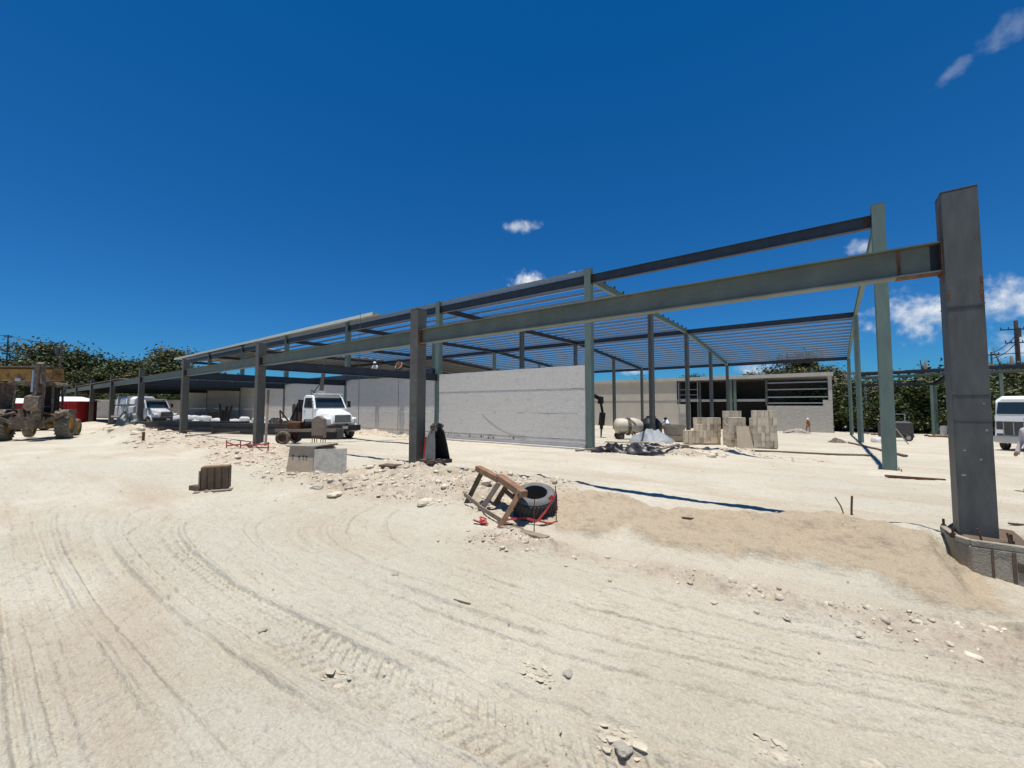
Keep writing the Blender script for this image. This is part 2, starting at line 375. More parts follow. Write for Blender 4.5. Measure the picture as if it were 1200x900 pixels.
# ------------------------------------------------------------------ ground
def make_ground():
    view = R(90 + 37.02)
    fine = np.linspace(view - R(64), view + R(64), 1250)
    coarse = np.linspace(view + R(66), view + R(294), 80)[1:-1]
    ang = np.concatenate([fine, coarse])
    r = np.concatenate([np.linspace(.3, 1.9, 14), np.geomspace(1.95, 11, 680), np.geomspace(11.1, 45, 190), np.geomspace(47, 1500, 40)])
    A, Rr = np.meshgrid(ang, r)
    X = np.cos(A) * Rr; Y = np.sin(A) * Rr
    x, y = X.ravel(), Y.ravel()
    z = base_h(x, y)
    near = sst(40, 14, np.hypot(x, y))
    rub, snd = rubbly(x, y), sandy(x, y)
    smooth_zone = 1 - np.clip(rub + snd, 0, 1)
    # scraper and tyre lines that fan out along the building
    kk = np.clip(.022 + .018 * (y - 1.65), 0, .06); x0 = np.clip(6 - 1.3 * (y - 1.65), -2, 8)
    xx = np.clip(x, -14, 6)
    v = y - kk * (xx + x0) ** 2
    z = z + fbm(x * 1.1, y * 1.1, 4, 9) * .035 * near
    z = z + near * (.012 * fbm(x * 6, y * 6, 3, 31) + .010 * fbm(x * 20, y * 20, 2, 35) * (0.6 + rub * 2.2) + .007 * np.maximum(0, fbm(x * 42, y * 42, 2, 36)) * sst(12, 5, np.hypot(x, y)))
    z = z + near * rub * (.10 * np.maximum(0, fbm(x * 4.5, y * 4.5, 4, 61, .6)))
    warp = v + .02 * fbm(x * .6, y * .6, 2, 70)
    lines = vnoise(warp * 20, x * .13, 80) + .6 * vnoise(warp * 46, x * .22, 81) + .5 * vnoise(warp * 9, x * .1, 84)
    lines = lines + .7 * vnoise(warp * 32, x * .3, 83)
    lmask = (.25 + .75 * sst(-.25, .12, fbm(x * .28 + 3, warp * 1.2, 3, 82))) * sst(5.6, 4.6, y) * smooth_zone
    z = z + near * lmask * np.clip(lines, -.6, .35) * .034
    v2 = y + .55 * x + .08 * fbm(x, y, 2, 85)
    z = z + near * sst(-.05, .2, fbm(x * .5, y * .5, 2, 86)) * sst(3.2, 1.6, y) * smooth_zone * (vnoise(v2 * 16, (x - y) * .35, 87) * .022)
    z = z + near * smooth_zone * (.020 * np.minimum(0, vnoise(x * 3.2, y * 9 - x * .6, 88)) + .014 * fbm(x * 9, y * 14, 3, 89))
    # back lane beyond the front row: long dozer sweeps
    bl = (vnoise(y * 5 + x * .35, x * .07, 90) + .5 * vnoise(y * 13 + x * .6, x * .2, 91) + .7 * fbm(x * 1.6, y * 2.4, 3, 92)) * sst(7.8, 9.5, y) * sst(30, 16, y) * sst(-12, -8, x)
    z = z + bl * .045
    # tread tracks
    def track(off, w, pitch, depth, x1, x2, sgn, curve=0.0):
        nonlocal z
        u = x; lat = (v - off - curve * np.maximum(0, -8.2 - x) ** 2) / w
        ins = sst(1.08, .92, np.abs(lat)) * sst(x1, x1 + 1, x) * sst(x2, x2 - 1, x) * near
        ph = u / pitch + np.abs(lat) * 1.25 * sgn
        lug = sst(.34, .54, np.abs((ph % 1.0) - .5) * 2)
        mid = sst(.02, .12, np.abs(lat))
        brk = .45 + .55 * sst(-.15, .2, fbm(x * 1.3, y * 1.3, 2, 95))
        rim = np.exp(-((np.abs(lat) - 1.12) / .10) ** 2) * sst(x1, x1 + 1, x) * sst(x2, x2 - 1, x) * near
        z = z * (1 - 0) - ins * (.012 + depth * lug * mid) * brk + rim * .020 * brk
    track(1.61, .22, .125, .022, -9.5, 1.2, 1.0, .22)
    track(1.02, .20, .10, .007, -12, 0.5, -1.0)
    track(2.62, .22, .15, .007, -8, 2.0, 1.0)
    track(0.45, .22, .13, .010, -16, -1, 1.0)
    track(3.42, .18, .12, .006, -12, 3, -1.0)
    n_r, n_a = A.shape
    idx = np.arange(n_r * n_a).reshape(n_r, n_a)
    a = idx[:-1, :]; b = np.roll(idx, -1, axis=1)[:-1, :]; c = np.roll(idx, -1, axis=1)[1:, :]; d = idx[1:, :]
    quads = np.stack([a, b, c, d], -1).reshape(-1, 4)
    cen = len(x)
    co = np.vstack([np.column_stack([x, y, z]), [[0, 0, gz(0, 0)]]])
    nq = len(quads)
    tri = np.stack([np.full(n_a, cen), np.roll(idx[0], -1), idx[0]], -1)[:, ::-1]
    tri = np.stack([np.full(n_a, cen), idx[0], np.roll(idx[0], -1)], -1)
    me = bpy.data.meshes.new('ground')
    me.vertices.add(len(co)); me.vertices.foreach_set('co', co.ravel())
    loops = np.concatenate([quads[:, ::-1].ravel() if False else quads[:, [0, 3, 2, 1]].ravel(), tri.ravel()])
    me.loops.add(len(loops)); me.loops.foreach_set('vertex_index', loops.astype(np.int32))
    me.polygons.add(nq + len(tri))
    starts = np.concatenate([np.arange(nq) * 4, nq * 4 + np.arange(len(tri)) * 3])
    me.polygons.foreach_set('loop_start', starts.astype(np.int32))
    me.polygons.foreach_set('loop_total', np.concatenate([np.full(nq, 4), np.full(len(tri), 3)]).astype(np.int32))
    me.polygons.foreach_set('use_smooth', np.ones(nq + len(tri), bool))
    me.update(calc_edges=True); me.validate()
    for nm, arr in (('sand', snd), ('rubble', rub)):
        at = me.attributes.new(nm, 'FLOAT', 'POINT'); at.data.foreach_set('value', np.append(arr, 0).astype(np.float32))
    if me.polygons[len(me.polygons) // 2].normal.z < 0: me.flip_normals()
    o = bpy.data.objects.new('ground', me); C.objects.link(o); struct(o)
    # material
    m = bpy.data.materials.new('limestone_dust'); m.use_nodes = True
    n, l = m.node_tree.nodes, m.node_tree.links
    b = n['Principled BSDF']; b.inputs['Roughness'].default_value = .95; b.inputs['Specular IOR Level'].default_value = .15
    t = n.new('ShaderNodeTexCoord')
    def noise(scale, det=6, rough=.6, st=(1, 1, 1)):
        mp = n.new('ShaderNodeMapping'); mp.inputs['Scale'].default_value = st; l.new(t.outputs['Object'], mp.inputs['Vector'])
        q = n.new('ShaderNodeTexNoise'); q.inputs['Scale'].default_value = scale; q.inputs['Detail'].default_value = det; q.inputs['Roughness'].default_value = rough
        l.new(mp.outputs[0], q.inputs['Vector']); return q.outputs['Fac']
    def mrange(f, a, bb, lo=0., hi=1.):
        q = n.new('ShaderNodeMapRange'); q.inputs['From Min'].default_value = a; q.inputs['From Max'].default_value = bb
        q.inputs['To Min'].default_value = lo; q.inputs['To Max'].default_value = hi; l.new(f, q.inputs['Value']); return q.outputs[0]
    def mix(f, a, bb, mode='MIX'):
        q = n.new('ShaderNodeMix'); q.data_type = 'RGBA'; q.blend_type = mode
        if isinstance(f, float): q.inputs['Factor'].default_value = f
        else: l.new(f, q.inputs['Factor'])
        for s, vv in (('A', a), ('B', bb)):
            if isinstance(vv, tuple): q.inputs[s].default_value = vv + (1,)
            else: l.new(vv, q.inputs[s])
        return q.outputs['Result']
    def attr(nm):
        q = n.new('ShaderNodeAttribute'); q.attribute_name = nm; return q.outputs['Fac']
    G1, G2, G3 = (.50, .452, .345), (.585, .54, .44), (.46, .382, .28)
    col = mix(mrange(noise(.35, 5), .38, .62), G1, G2)
    col = mix(mrange(noise(.13, 3), .46, .58, 0, .8), col, (.50, .475, .385))
    col = mix(mrange(noise(.55, 5, .6, (.35, 1.3, 1)), .5, .72), col, G3)
    col = mix(mrange(noise(2.2, 7, .7, (.3, 1.6, 1)), .55, .75, 0, .55), col, (.58, .545, .475))
    col = mix(mrange(noise(7, 6, .7), .54, .72, 0, .6), col, (.37, .31, .235))
    col = mix(mrange(noise(26, 4, .75), .60, .72, 0, .65), col, (.33, .275, .205))
    col = mix(mrange(noise(12, 5, .7, (.15, 1.8, 1)), .56, .70, 0, .5), col, (.39, .325, .24))
    col = mix(mrange(attr('rubble'), .1, .9, 0, .7), col, mix(mrange(noise(3.5, 6, .75), .42, .6), (.40, .315, .225), (.56, .49, .385)))
    sa = n.new('ShaderNodeMath'); sa.operation = 'MULTIPLY_ADD'; l.new(noise(5.5, 8, .72), sa.inputs[0]); sa.inputs[1].default_value = 1.5; l.new(attr('sand'), sa.inputs[2])
    col = mix(mrange(sa.outputs[0], 1.02, 1.5, 0, .85), col, (.43, .345, .238))
    col = mix(mrange(noise(9, 7, .75), .55, .68, 0, .35), col, (.47, .39, .285))
    fine_ = mrange(noise(55, 5, .7), .3, .7, .80, 1.17)
    mul = n.new('ShaderNodeMix'); mul.data_type = 'RGBA'; mul.blend_type = 'MULTIPLY'; mul.inputs['Factor'].default_value = 1
    l.new(col, mul.inputs['A']); cv = n.new('ShaderNodeCombineColor')
    for s in range(3): l.new(fine_, cv.inputs[s])
    l.new(cv.outputs[0], mul.inputs['B'])
    l.new(mul.outputs['Result'], b.inputs['Base Color'])
    h1 = noise(30, 8, .7); h2 = noise(140, 4, .7); vor = n.new('ShaderNodeTexVoronoi'); vor.inputs['Scale'].default_value = 24
    l.new(t.outputs['Object'], vor.inputs['Vector'])
    ad = n.new('ShaderNodeMath'); ad.operation = 'MULTIPLY_ADD'; l.new(h2, ad.inputs[0]); ad.inputs[1].default_value = .35; l.new(h1, ad.inputs[2])
    st_ = noise(16, 5, .65, (.12, 1.6, 1))
    ad2 = n.new('ShaderNodeMath'); ad2.operation = 'MULTIPLY_ADD'; l.new(st_, ad2.inputs[0]); ad2.inputs[1].default_value = .8; l.new(ad.outputs[0], ad2.inputs[2])
    bp = n.new('ShaderNodeBump'); bp.inputs['Strength'].default_value = .75; bp.inputs['Distance'].default_value = .035
    l.new(ad2.outputs[0], bp.inputs['Height']); l.new(bp.outputs[0], b.inputs['Normal'])
    me.materials.append(m)
    return o
GROUND = make_ground()
bpy.context.view_layer.update()
def gsurf(x, y):          # height of the built ground surface
    ok, hit, nrm, ix = GROUND.ray_cast(Vector((x, y, 20)), Vector((0, 0, -1)))
    return hit.z if ok else gz(x, y)

# ------------------------------------------------------------------ loose rubble
def rock_templates(k=6):
    out = []
    for s in range(k):
        bm = bmesh.new()
        rr = random.Random(s + 3)
        for q in range(11):
            d = Vector((rr.gauss(0, 1), rr.gauss(0, 1), rr.gauss(0, 1))).normalized() * rr.uniform(.8, 1.05)
            d.z *= .62; bm.verts.new(d)
        h = bmesh.ops.convex_hull(bm, input=bm.verts)
        bmesh.ops.delete(bm, geom=[v for v in bm.verts if not v.link_faces], context='VERTS')
        bmesh.ops.triangulate(bm, faces=bm.faces); bmesh.ops.recalc_face_normals(bm, faces=bm.faces); bm.verts.index_update()
        out.append((np.array([v.co[:] for v in bm.verts]), np.array([[v.index for v in f.verts] for f in bm.faces]))); bm.free()
    return out
ROCKS = rock_templates()
def scatter_rubble():
    rs = np.random.RandomState(5)
    # candidates in view, thinned by where the rubble lies
    ang = rs.uniform(R(127 - 58), R(127 + 58), 260000); rad = np.exp(rs.uniform(np.log(2.0), np.log(60), 260000))
    x, y = np.cos(ang) * rad, np.sin(ang) * rad
    dens = .03 + .55 * rubbly(x, y) + .10 * sandy(x, y)
    keep = rs.uniform(0, 1, len(x)) < dens * np.clip(rad / 14, .25, 1.0)
    x, y = x[keep][:26000], y[keep][:26000]
    ru = rubbly(x, y)
    sz = .004 + .013 * rs.pareto(2.4, len(x)).clip(0, 4.0) * (.25 + 1.2 * ru) + .006 * ru
    sz = np.clip(sz * np.clip(.55 + rad[keep][:26000] / 16, .6, 1.6), .003, .12)
    z = base_h(x, y)
    V, F, o = [], [], 0
    for i in range(len(x)):
        tv, tf = ROCKS[rs.randint(len(ROCKS))]
        a = rs.uniform(0, 6.28); c, s = math.cos(a), math.sin(a); sc = sz[i] * rs.uniform(.7, 1.3, 3)
        p = tv * sc; q = np.column_stack([p[:, 0] * c - p[:, 1] * s + x[i], p[:, 0] * s + p[:, 1] * c + y[i], p[:, 2] + z[i] + sz[i] * .12])
        V.append(q); F.append(tf + o); o += len(tv)
    V = np.vstack(V); F = np.vstack(F)
    me = bpy.data.meshes.new('rubble'); me.vertices.add(len(V)); me.vertices.foreach_set('co', V.ravel())
    me.loops.add(F.size); me.loops.foreach_set('vertex_index', F.ravel().astype(np.int32))
    me.polygons.add(len(F)); me.polygons.foreach_set('loop_start', (np.arange(len(F)) * 3).astype(np.int32)); me.polygons.foreach_set('loop_total', np.full(len(F), 3, np.int32))
    me.update(calc_edges=True); me.materials.append(m_stone)
    ob = bpy.data.objects.new('rubble', me); C.objects.link(ob); ob['kind'] = 'stuff'
    tag(ob, 'loose broken limestone rubble strewn over the dusty ground', 'rubble')
scatter_rubble()
def big_rock(loc, s, label, mat=m_stone, group=None, flat=.7):
    bm = bmesh.new(); bmesh.ops.create_icosphere(bm, subdivisions=3, radius=1)
    se = rnd.uniform(0, 50)
    from mathutils import noise as mn
    for v in bm.verts:
        d = 1 + .38 * mn.noise(v.co * 1.1 + Vector((se, 0, 0))) + .16 * mn.noise(v.co * 3 + Vector((0, se, 0)))
        v.co *= d; v.co.z *= flat
        v.co.x = round(v.co.x * 5) / 5 * .35 + v.co.x * .65
    me = bpy.data.meshes.new('stone'); bm.to_mesh(me); bm.free(); me.materials.append(mat)
    o = bpy.data.objects.new('stone', me); C.objects.link(o)
    o.location = (loc[0], loc[1], gsurf(loc[0], loc[1]) + s * .06); o.scale = (s, s * rnd.uniform(.7, 1.1), s * rnd.uniform(.7, 1)); o.rotation_euler = (0, 0, rnd.uniform(0, 6))
    return tag(o, label, 'stone', group)
for i in range(26):
    x = rnd.uniform(-16, -4.6); y = rnd.uniform(4.7, 7.2)
    big_rock((x, y), rnd.choice((.04, .06, .09, .16)) * rnd.uniform(.8, 1.2), 'pale limestone lump lying in the rubble strip between the wooden block and the tipped trestle', group='stones in the rubble strip')
for i in range(14):
    x = rnd.uniform(-39, -29); y = rnd.uniform(4.6, 6.6)
    big_rock((x, y), rnd.uniform(.12, .3), 'pale limestone boulder in the heap behind the tractor and below the white truck', group='stones in the rubble heap')
for i in range(12):
    x = rnd.uniform(-2.9, 1.0); y = 4.7 + .1 * x + rnd.uniform(-.25, .5)
    big_rock((x, y), rnd.uniform(.02, .045), 'small pale stone along the foot of the brown sand heap', group='stones below the sand heap')
for i in range(16):
    x = rnd.uniform(-6.8, -2.6); y = rnd.uniform(17.4, 20)
    big_rock((x, y), rnd.uniform(.08, .22), 'pale stone in the debris heap in front of the stacked blocks', group='stones in the debris heap')
for (x, y, s, lb) in [(-9.3, 4.9, .13, 'round tan clod below the leaning concrete slab'), (1.08, 8.05, .06, 'dark clod left of the concrete footing'), (-1.55, 2.75, .04, 'grey clod in the smooth dust below the sand heap'),
                      (-.98, 2.40, .05, 'grey crumbled clod nearest to the camera, in the lower middle of the foreground'), (-3.97, 1.62, .035, 'small crumbled clod on the tread track at lower left'), (-3.95, 3.0, .05, 'small dark clod on the smooth dust below the trestle')]:
    big_rock((x, y), s, lb, m_stonegrey, flat=.5)
# crumbly broken crusts in the foreground dust
def crust(cx, cy, rad, n, label):
    m = MB(); z0 = gsurf(cx, cy)
    for i in range(n):
        a = rnd.uniform(0, 6.28); r = rad * math.sqrt(rnd.random()); x, y = cx + r * math.cos(a), cy + r * .6 * math.sin(a)
        s = rnd.choice((.006, .010, .014, .02, .034)) * rnd.uniform(.7, 1.3); tv, tf = ROCKS[rnd.randrange(6)]; ca = rnd.uniform(0, 6); tl = rnd.uniform(-.22, .22)
        hz = gsurf(x, y) - z0
        m.add([(x - cx + (p[0] * math.cos(ca) - p[1] * math.sin(ca)) * s * 1.5, y - cy + (p[0] * math.sin(ca) + p[1] * math.cos(ca)) * s, hz + p[2] * s * .55 + tl * p[0] * s + s * .10) for p in tv], [tuple(f) for f in tf])
    tag(m.build('broken_crust', m_crust, None, loc=(cx, cy, z0)), label, 'clod')
gm = bpy.data.materials['limestone_dust']
crust(-1.75, 2.62, .15, 60, 'patch of crumbled grey crust in the middle of the foreground dust')
crust(-1.05, 2.45, .18, 60, 'patch of crumbled grey crust right of the foreground tread track')
crust(-.28, 2.92, .13, 44, 'small patch of broken crust in the right foreground dust')
crust(.28, 3.1, .15, 50, 'patch of broken crust at the lower right edge of the foreground')
crust(-2.95, 1.72, .13, 56, 'patch of dark crumbled crust on the left foreground tracks')
# ------------------------------------------------------------------ front row of steel columns and its beam
Y1, Y2, SP = 7.46, 17.72, 10.42
ROW1 = [1.49 - SP * i for i in range(10)]
ROW2 = [1.77, -8.70, -19.20, -29.70, -40.20, -50.70, -61.20, -71.70]
CA = .32
ORD = ['first', 'second', 'third', 'fourth', 'fifth', 'sixth', 'seventh', 'eighth', 'ninth', 'tenth']
row1_labels = ['tall grey steel column on the rough concrete footing at far right, nearest to the camera', 'grey steel column beside the black excavator bucket, at the centre of the front row',
               'grey steel column with a wooden pole leaning on it, left of the white truck', 'dark grey column between the white truck with tanks and the heap of white sacks',
               'dark column standing in front of the white truck with tanks', 'thin dark column just left of the white truck with tanks',
               'thin distant dark column by the doorway of the low grey building', 'distant dark column right of the red tarpaulin booth at far left',
               'distant dark column behind the red tarpaulin booth', 'farthest dark column of the front row, behind the tractor']
def column_parts(t, h, mat, a=CA, plate=True, seams=True):
    m = MB(); m.box((0, 0, h / 2), (a, a, h))
    o = m.build('shaft', mat, t, bevel=.012)
    if seams:
        for zz in (h * .33, h * .66):
            MB().box((0, 0, zz), (a + .008, a + .008, .012)).build('weld_seam', mat, t)
    cp = MB(); cp.box((0, 0, h + .006), (a + .004, a + .004, .012)); cp.build('cap_plate', mat, t)
    if plate:
        b = MB(); b.box((0, 0, .012), (a * 1.6, a * 1.6, .024)); bp = b.build('base_plate', m_weld, t)
        for sx in (-1, 1):
            for sy in (-1, 1):
                q = MB(); q.tube((sx * a * .72, sy * a * .72, .02), (sx * a * .72, sy * a * .72, .12), .013, n=6)
                q.tube((sx * a * .72, sy * a * .72, .024), (sx * a * .72, sy * a * .72, .05), .026, n=6)
                q.build('anchor_bolt', m_weld, t)
    return o
for i, x in enumerate(ROW1):
    z0 = .50 if i == 0 else .41
    t = thing('steel_column', row1_labels[i], 'column', (x, Y1, z0), 0, 'columns of the front row')
    top = 4.78 - z0 if i else 4.80 - z0
    column_parts(t, top, m_grey if i < 1 else m_grey2)
    if i == 0:
        # rust at the corners and the darker patched upper length
        r = MB()
        r.box((-CA / 2 - .0015, -.06, 3.66), (.003, .10, 1.0)); r.build('rust_streak', m_rust, t)
        r = MB().box((CA / 2 - .018, -CA / 2 - .0015, 3.02), (.028, .003, .30)).build('rust_patch', m_rust, t); MB().box((-CA / 2 + .02, -CA / 2 - .0015, 2.98), (.022, .003, .12)).build('rust_patch', m_rust, t)
        MB().box((0, -CA / 2 - .002, 1.72), (CA * .98, .004, .010)).build('weld_line', m_weld, t); MB().box((0, -CA / 2 - .002, 2.80), (CA * .98, .004, .008)).build('weld_line', m_weld, t)
        for (sx, sz) in ((-.08, 1.05), (-.05, 2.84), (.11, 1.3), (.05, .95), (-.1, .75), (.1, 1.62)):
            MB().box((sx, -CA / 2 - .001, sz), (.03 * rnd.uniform(.4, 1.4), .002, .02 * rnd.uniform(.5, 1.3))).build('mortar_splash', m_footing, t)
# concrete footing under the nearest column
t = thing('concrete_footing', 'rough board-marked concrete footing under the nearest grey column', 'footing', (1.55, 7.5, 0))
m = MB(); ring = [(-.27, -.28), (-.18, -.44), (.95, -.44), (.95, .5), (-.26, .5), (-.30, .15)]
lo = [(p[0] * 1.02 + .02, p[1] * 1.05, -.12) for p in ring]; hi = [(p[0], p[1], .475 + .012 * math.sin(7 * p[0])) for p in ring]
k = len(ring)
m.add(lo + hi, [tuple(range(k))[::-1], tuple(range(k, 2 * k))] + [(i, (i + 1) % k, (i + 1) % k + k, i + k) for i in range(k)])
m.build('footing_block', m_footing, t, bevel=.015)
for a, b in zip(ring, ring[1:] + ring[:1]):
    if a[1] < .3 and a[0] < .9: MB().bar((a[0], a[1] + .03, .50), (b[0], b[1] + (.03 if b[1] < .3 else 0), .50), .06, .07).build('formed_rim', m_footing, t, bevel=.01)
for sx, w in ((-.02, .02), (.14, .03), (.33, .025), (.52, .03), (.7, .02)): MB().box((sx, -.456, .21), (w, .012, .5)).build('board_mark', m_wood_dark, t)
MB().box((.235, -.456, .30), (.14, .014, .10)).build('board_patch', m_wood_dark, t)
m = MB(); m.add([(-.24, -.38, .46), (.36, -.38, .46), (.40, .34, .46), (-.26, .4, .46), (-.2, -.30, .53), (.26, -.29, .52), (.3, .2, .58), (-.2, .25, .58)], [(0, 3, 2, 1), (0, 1, 5, 4), (1, 2, 6, 5), (2, 3, 7, 6), (3, 0, 4, 7), (4, 5, 6, 7)]); m.build('dirt_topping', m_wood_dark, t, bevel=.02)
MB().tube((-.06, -.36, .45), (-.11, -.38, .66), .010, n=6).build('starter_bar', m_rebar, t); MB().tube((.16, -.37, .45), (.11, -.40, .66), .010, n=6).build('starter_bar', m_rebar, t)
# small footing pads at the next columns
for i in (1, 2):
    tag(MB().box((0, 0, 0), (.9, .9, .14)).build('footing_pad', m_footing, None, bevel=.02, loc=(ROW1[i], Y1, .36)), ['low dirty concrete pad under the column beside the excavator bucket', 'low dirty concrete pad under the column left of the white truck'][i - 1], 'footing')
# front beam, one length per bay
bl = ['long green-grey steel beam reaching from the nearest column at right to the centre column', 'green-grey steel beam between the centre column and the column left of the white truck']
for i in range(9):
    xa, xb = ROW1[i] - CA / 2 - (.0), ROW1[i + 1] + CA / 2
    lb = bl[i] if i < 2 else 'green-grey front beam of the %s bay, over %s' % (ORD[i], ['', '', 'the white sacks', 'the white truck with tanks', 'the boulder heap', 'the doorway of the low building', 'the end of the low building', 'the red booth', 'the space behind the tractor'][i])
    t = thing('front_beam', lb, 'beam', ((xa + xb) / 2, Y1, 4.005), 0, 'beams of the front row')
    L = (xa - xb) / 2
    MB().ibeam((-L, 0, 0), (L, 0, 0), .20, .40, .022, .014).build('beam_body', m_beam, t)
    MB().box((L - .008, 0, 0), (.02, .24, .46)).build('end_plate', m_weld, t); MB().box((-L + .008, 0, 0), (.02, .24, .46)).build('end_plate', m_rust if i == 0 else m_weld, t)
    if i == 0:
        q = MB(); q.box((L - .40, -.012, 0), (.03, .012, .35)); q.box((L - .40, -.055, -.20 + .025), (.05, .08, .006)); q.build('rusty_splice', m_rust, t)
        MB().box((L - .06, -.010, 0), (.08, .008, .352)).build('burnt_primer', m_black, t)
        q = MB(); q.box((L - .22, 0, -.204), (.42, .205, .005)); q.build('rust_scale', m_rust, t)

# ------------------------------------------------------------------ high frames, rafters and roof
def roof_z(y): return float(np.interp(y, [17.4, 27, 36, 46, 55.3], [8.42, 8.42, 8.50, 7.86, 7.22]))
YS = [17.72, 26.8, 36, 45.5, 55]
def skew(i, y): return .025 * (y - Y2) if i == 0 else 0
r2_labels = ['tall green steel column standing alone right of the stacked blocks, second from the right edge', 'tall green column at the right end of the concrete panel wall', 'tall column at the left end of the concrete panel wall',
             'teal column against the half-shaded wall behind the white truck cab', 'teal column against the half-shaded wall left of the white truck', 'teal column at the dim end of the wall beyond the sacks', 'dim column far back over the white sacks', 'farthest tall column at the left end of the high roof']
frame_where = ['at the right end of the open roof', 'at the right end of the panel wall', 'at the left end of the panel wall', 'above the white truck', 'left of the white truck', 'over the white sacks', 'beyond the sacks', 'at the far left end of the roof']
for i, x in enumerate(ROW2):
    gr = 'tall columns under the high roof'
    for j, y in enumerate(YS):
        z0 = gz(x + skew(i, y), y) - .02
        top = (8.70 if j == 0 else roof_z(y) - .30)
        if i >= 4 and j in (1, 2, 3): continue
        if i == 0 and j in (1, 3): continue
        if j == 0: lb = r2_labels[i]
        elif i == 1: lb = ['', 'dark column behind the black water tank, first behind the panel wall end', 'column between the bending worker in white and the basket of blocks', 'column seen through the middle of the open roof, over the stacked blocks', 'column at the back eave in front of the dark opening of the far building'][j]
        elif i == 0: lb = ['', '', 'green column next in line behind the lone tall green column at right', '', 'grey-green back corner column by the right end of the far building'][j]
        else: lb = 'slim column, %s row back, %s' % (ORD[j], frame_where[i])
        t = thing('roof_column', lb, 'column', (x + skew(i, y), y, z0), 0, gr)
        column_parts(t, top - z0, m_green if (j == 0 and i < 3) or i == 0 else (m_grey if i < 3 else m_green), a=.33 if j == 0 else .30, plate=j == 0 and i < 3, seams=False)
    # rafters front to back
    segs = [(17.9, 27), (27, 36), (36, 45.5), (45.5, 55.1)]
    t = thing('roof_rafter', '%s roof rafter running front to back %s' % ('pale green' if i < 2 else 'dark', frame_where[i]), 'rafter', (x, Y2, 0), 0, 'rafters of the high roof')
    m = MB(); clip = None
    for (a, b) in segs:
        m.ibeam((skew(i, a), a - Y2, roof_z(a) - .17), (skew(i, b), b - Y2, roof_z(b) - .17), .18, .32, .016, .012)
    if i == 2:
        pass
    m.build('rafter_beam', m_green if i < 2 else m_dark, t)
    for k in range(30):
        y = 18.3 + k * 1.26
        if i == 0 and y < 36: continue
        if clip is None: o = clip = MB().box((0, 0, 0), (.10, .012, .20)).build('purlin_clip', m_dark, t)
        else:
            o = clip.copy(); C.objects.link(o); o.parent = t
        o.location = (skew(i, y), y - Y2 + .05, roof_z(y) + .10)
# eave beams along the tall front row
eb = ['dark steel eave beam spanning open sky between the two tall green columns', 'dark steel eave beam above the concrete panel wall']
for i in range(7):
    xa, xb = ROW2[i] - .165, ROW2[i + 1] + .165
    t = thing('eave_beam', eb[i] if i < 2 else 'dark steel eave beam of the high roof, %s' % (['', '', 'just above the centre column', 'above the white truck', 'above the leaning pole', 'above the white sacks', 'at its far left end'][i]), 'beam', ((xa + xb) / 2, Y2, 8.18), 0, 'eave beams of the high roof')
    L = (xa - xb) / 2
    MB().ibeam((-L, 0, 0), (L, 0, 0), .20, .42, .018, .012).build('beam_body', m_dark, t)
    if i < 2:
        for s in (-1, 1): MB().box((s * (L - .12), -.012, 0), (.16, .012, .28)).build('cleat_plate', m_weld, t)
    if i > 0:
        MB().zsec((-L, -.02, .36), (L, -.02, .36), .10, .26, .008).build('eave_strut', m_galv, t)
    MB().box((L - .006, 0, 0), (.014, .24, .46)).build('end_plate', m_dark, t); MB().box((-L + .006, 0, 0), (.014, .24, .46)).build('end_plate', m_dark, t)
# ridge and back eave beams
for i in range(7):
    for (y, nm, lb0) in ((36, 'ridge_beam', 'dark ridge beam'), (55, 'back_eave_beam', 'dark back eave beam')):
        xa, xb = ROW2[i] + skew(i, y), ROW2[i + 1] + skew(i + 1, y)
        t = thing(nm, '%s of the high roof, %s' % (lb0, ['over the stacked blocks', 'seen over the sunlit panel wall', 'beyond the centre column', 'beyond the white truck', 'left of the white truck', 'beyond the white sacks', 'at its far left end'][i]), 'beam', ((xa + xb) / 2, y, roof_z(y) - .21), 0, nm.replace('_', ' ') + 's of the high roof')
        L = (xa - xb) / 2 - .08
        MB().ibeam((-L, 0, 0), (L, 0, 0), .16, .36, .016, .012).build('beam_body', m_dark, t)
# purlins, one thing each
for i in range(7):
    base = None
    for k in range(30):
        y = 18.3 + k * 1.26
        if i == 0 and y < 36.2: continue
        xa, xb = ROW2[i] + skew(i, y), ROW2[i + 1] + skew(i + 1, y)
        if i == 0: xa += .12
        loc = ((xa + xb) / 2, y, roof_z(y) + .075)
        if base is None or i == 0:
            L = (xa - xb) / 2 - .02
            base = MB().zsec((-L, 0, 0), (L, 0, 0), .07, .14, .006).build('roof_purlin', m_galv)
            o = base
        else:
            o = base.copy(); C.objects.link(o)
        o.location = loc
        sl = (roof_z(y + .5) - roof_z(y - .5))
        o.rotation_euler = (math.atan(sl), 0, 0)
        tag(o, 'galvanised purlin of the high roof, %s' % ['in the open right-hand bay over the stacked blocks', 'in the bay above the sunlit panel wall', 'in the bay above the centre column', 'in the bay above the white truck', 'in the bay left of the white truck', 'in the bay above the white sacks', 'in the far left bay'][i], 'purlin', 'roof purlins of the bay %s' % ['over the blocks', 'over the panel wall', 'over the centre column', 'over the white truck', 'left of the truck', 'over the sacks', 'at the far left'][i])
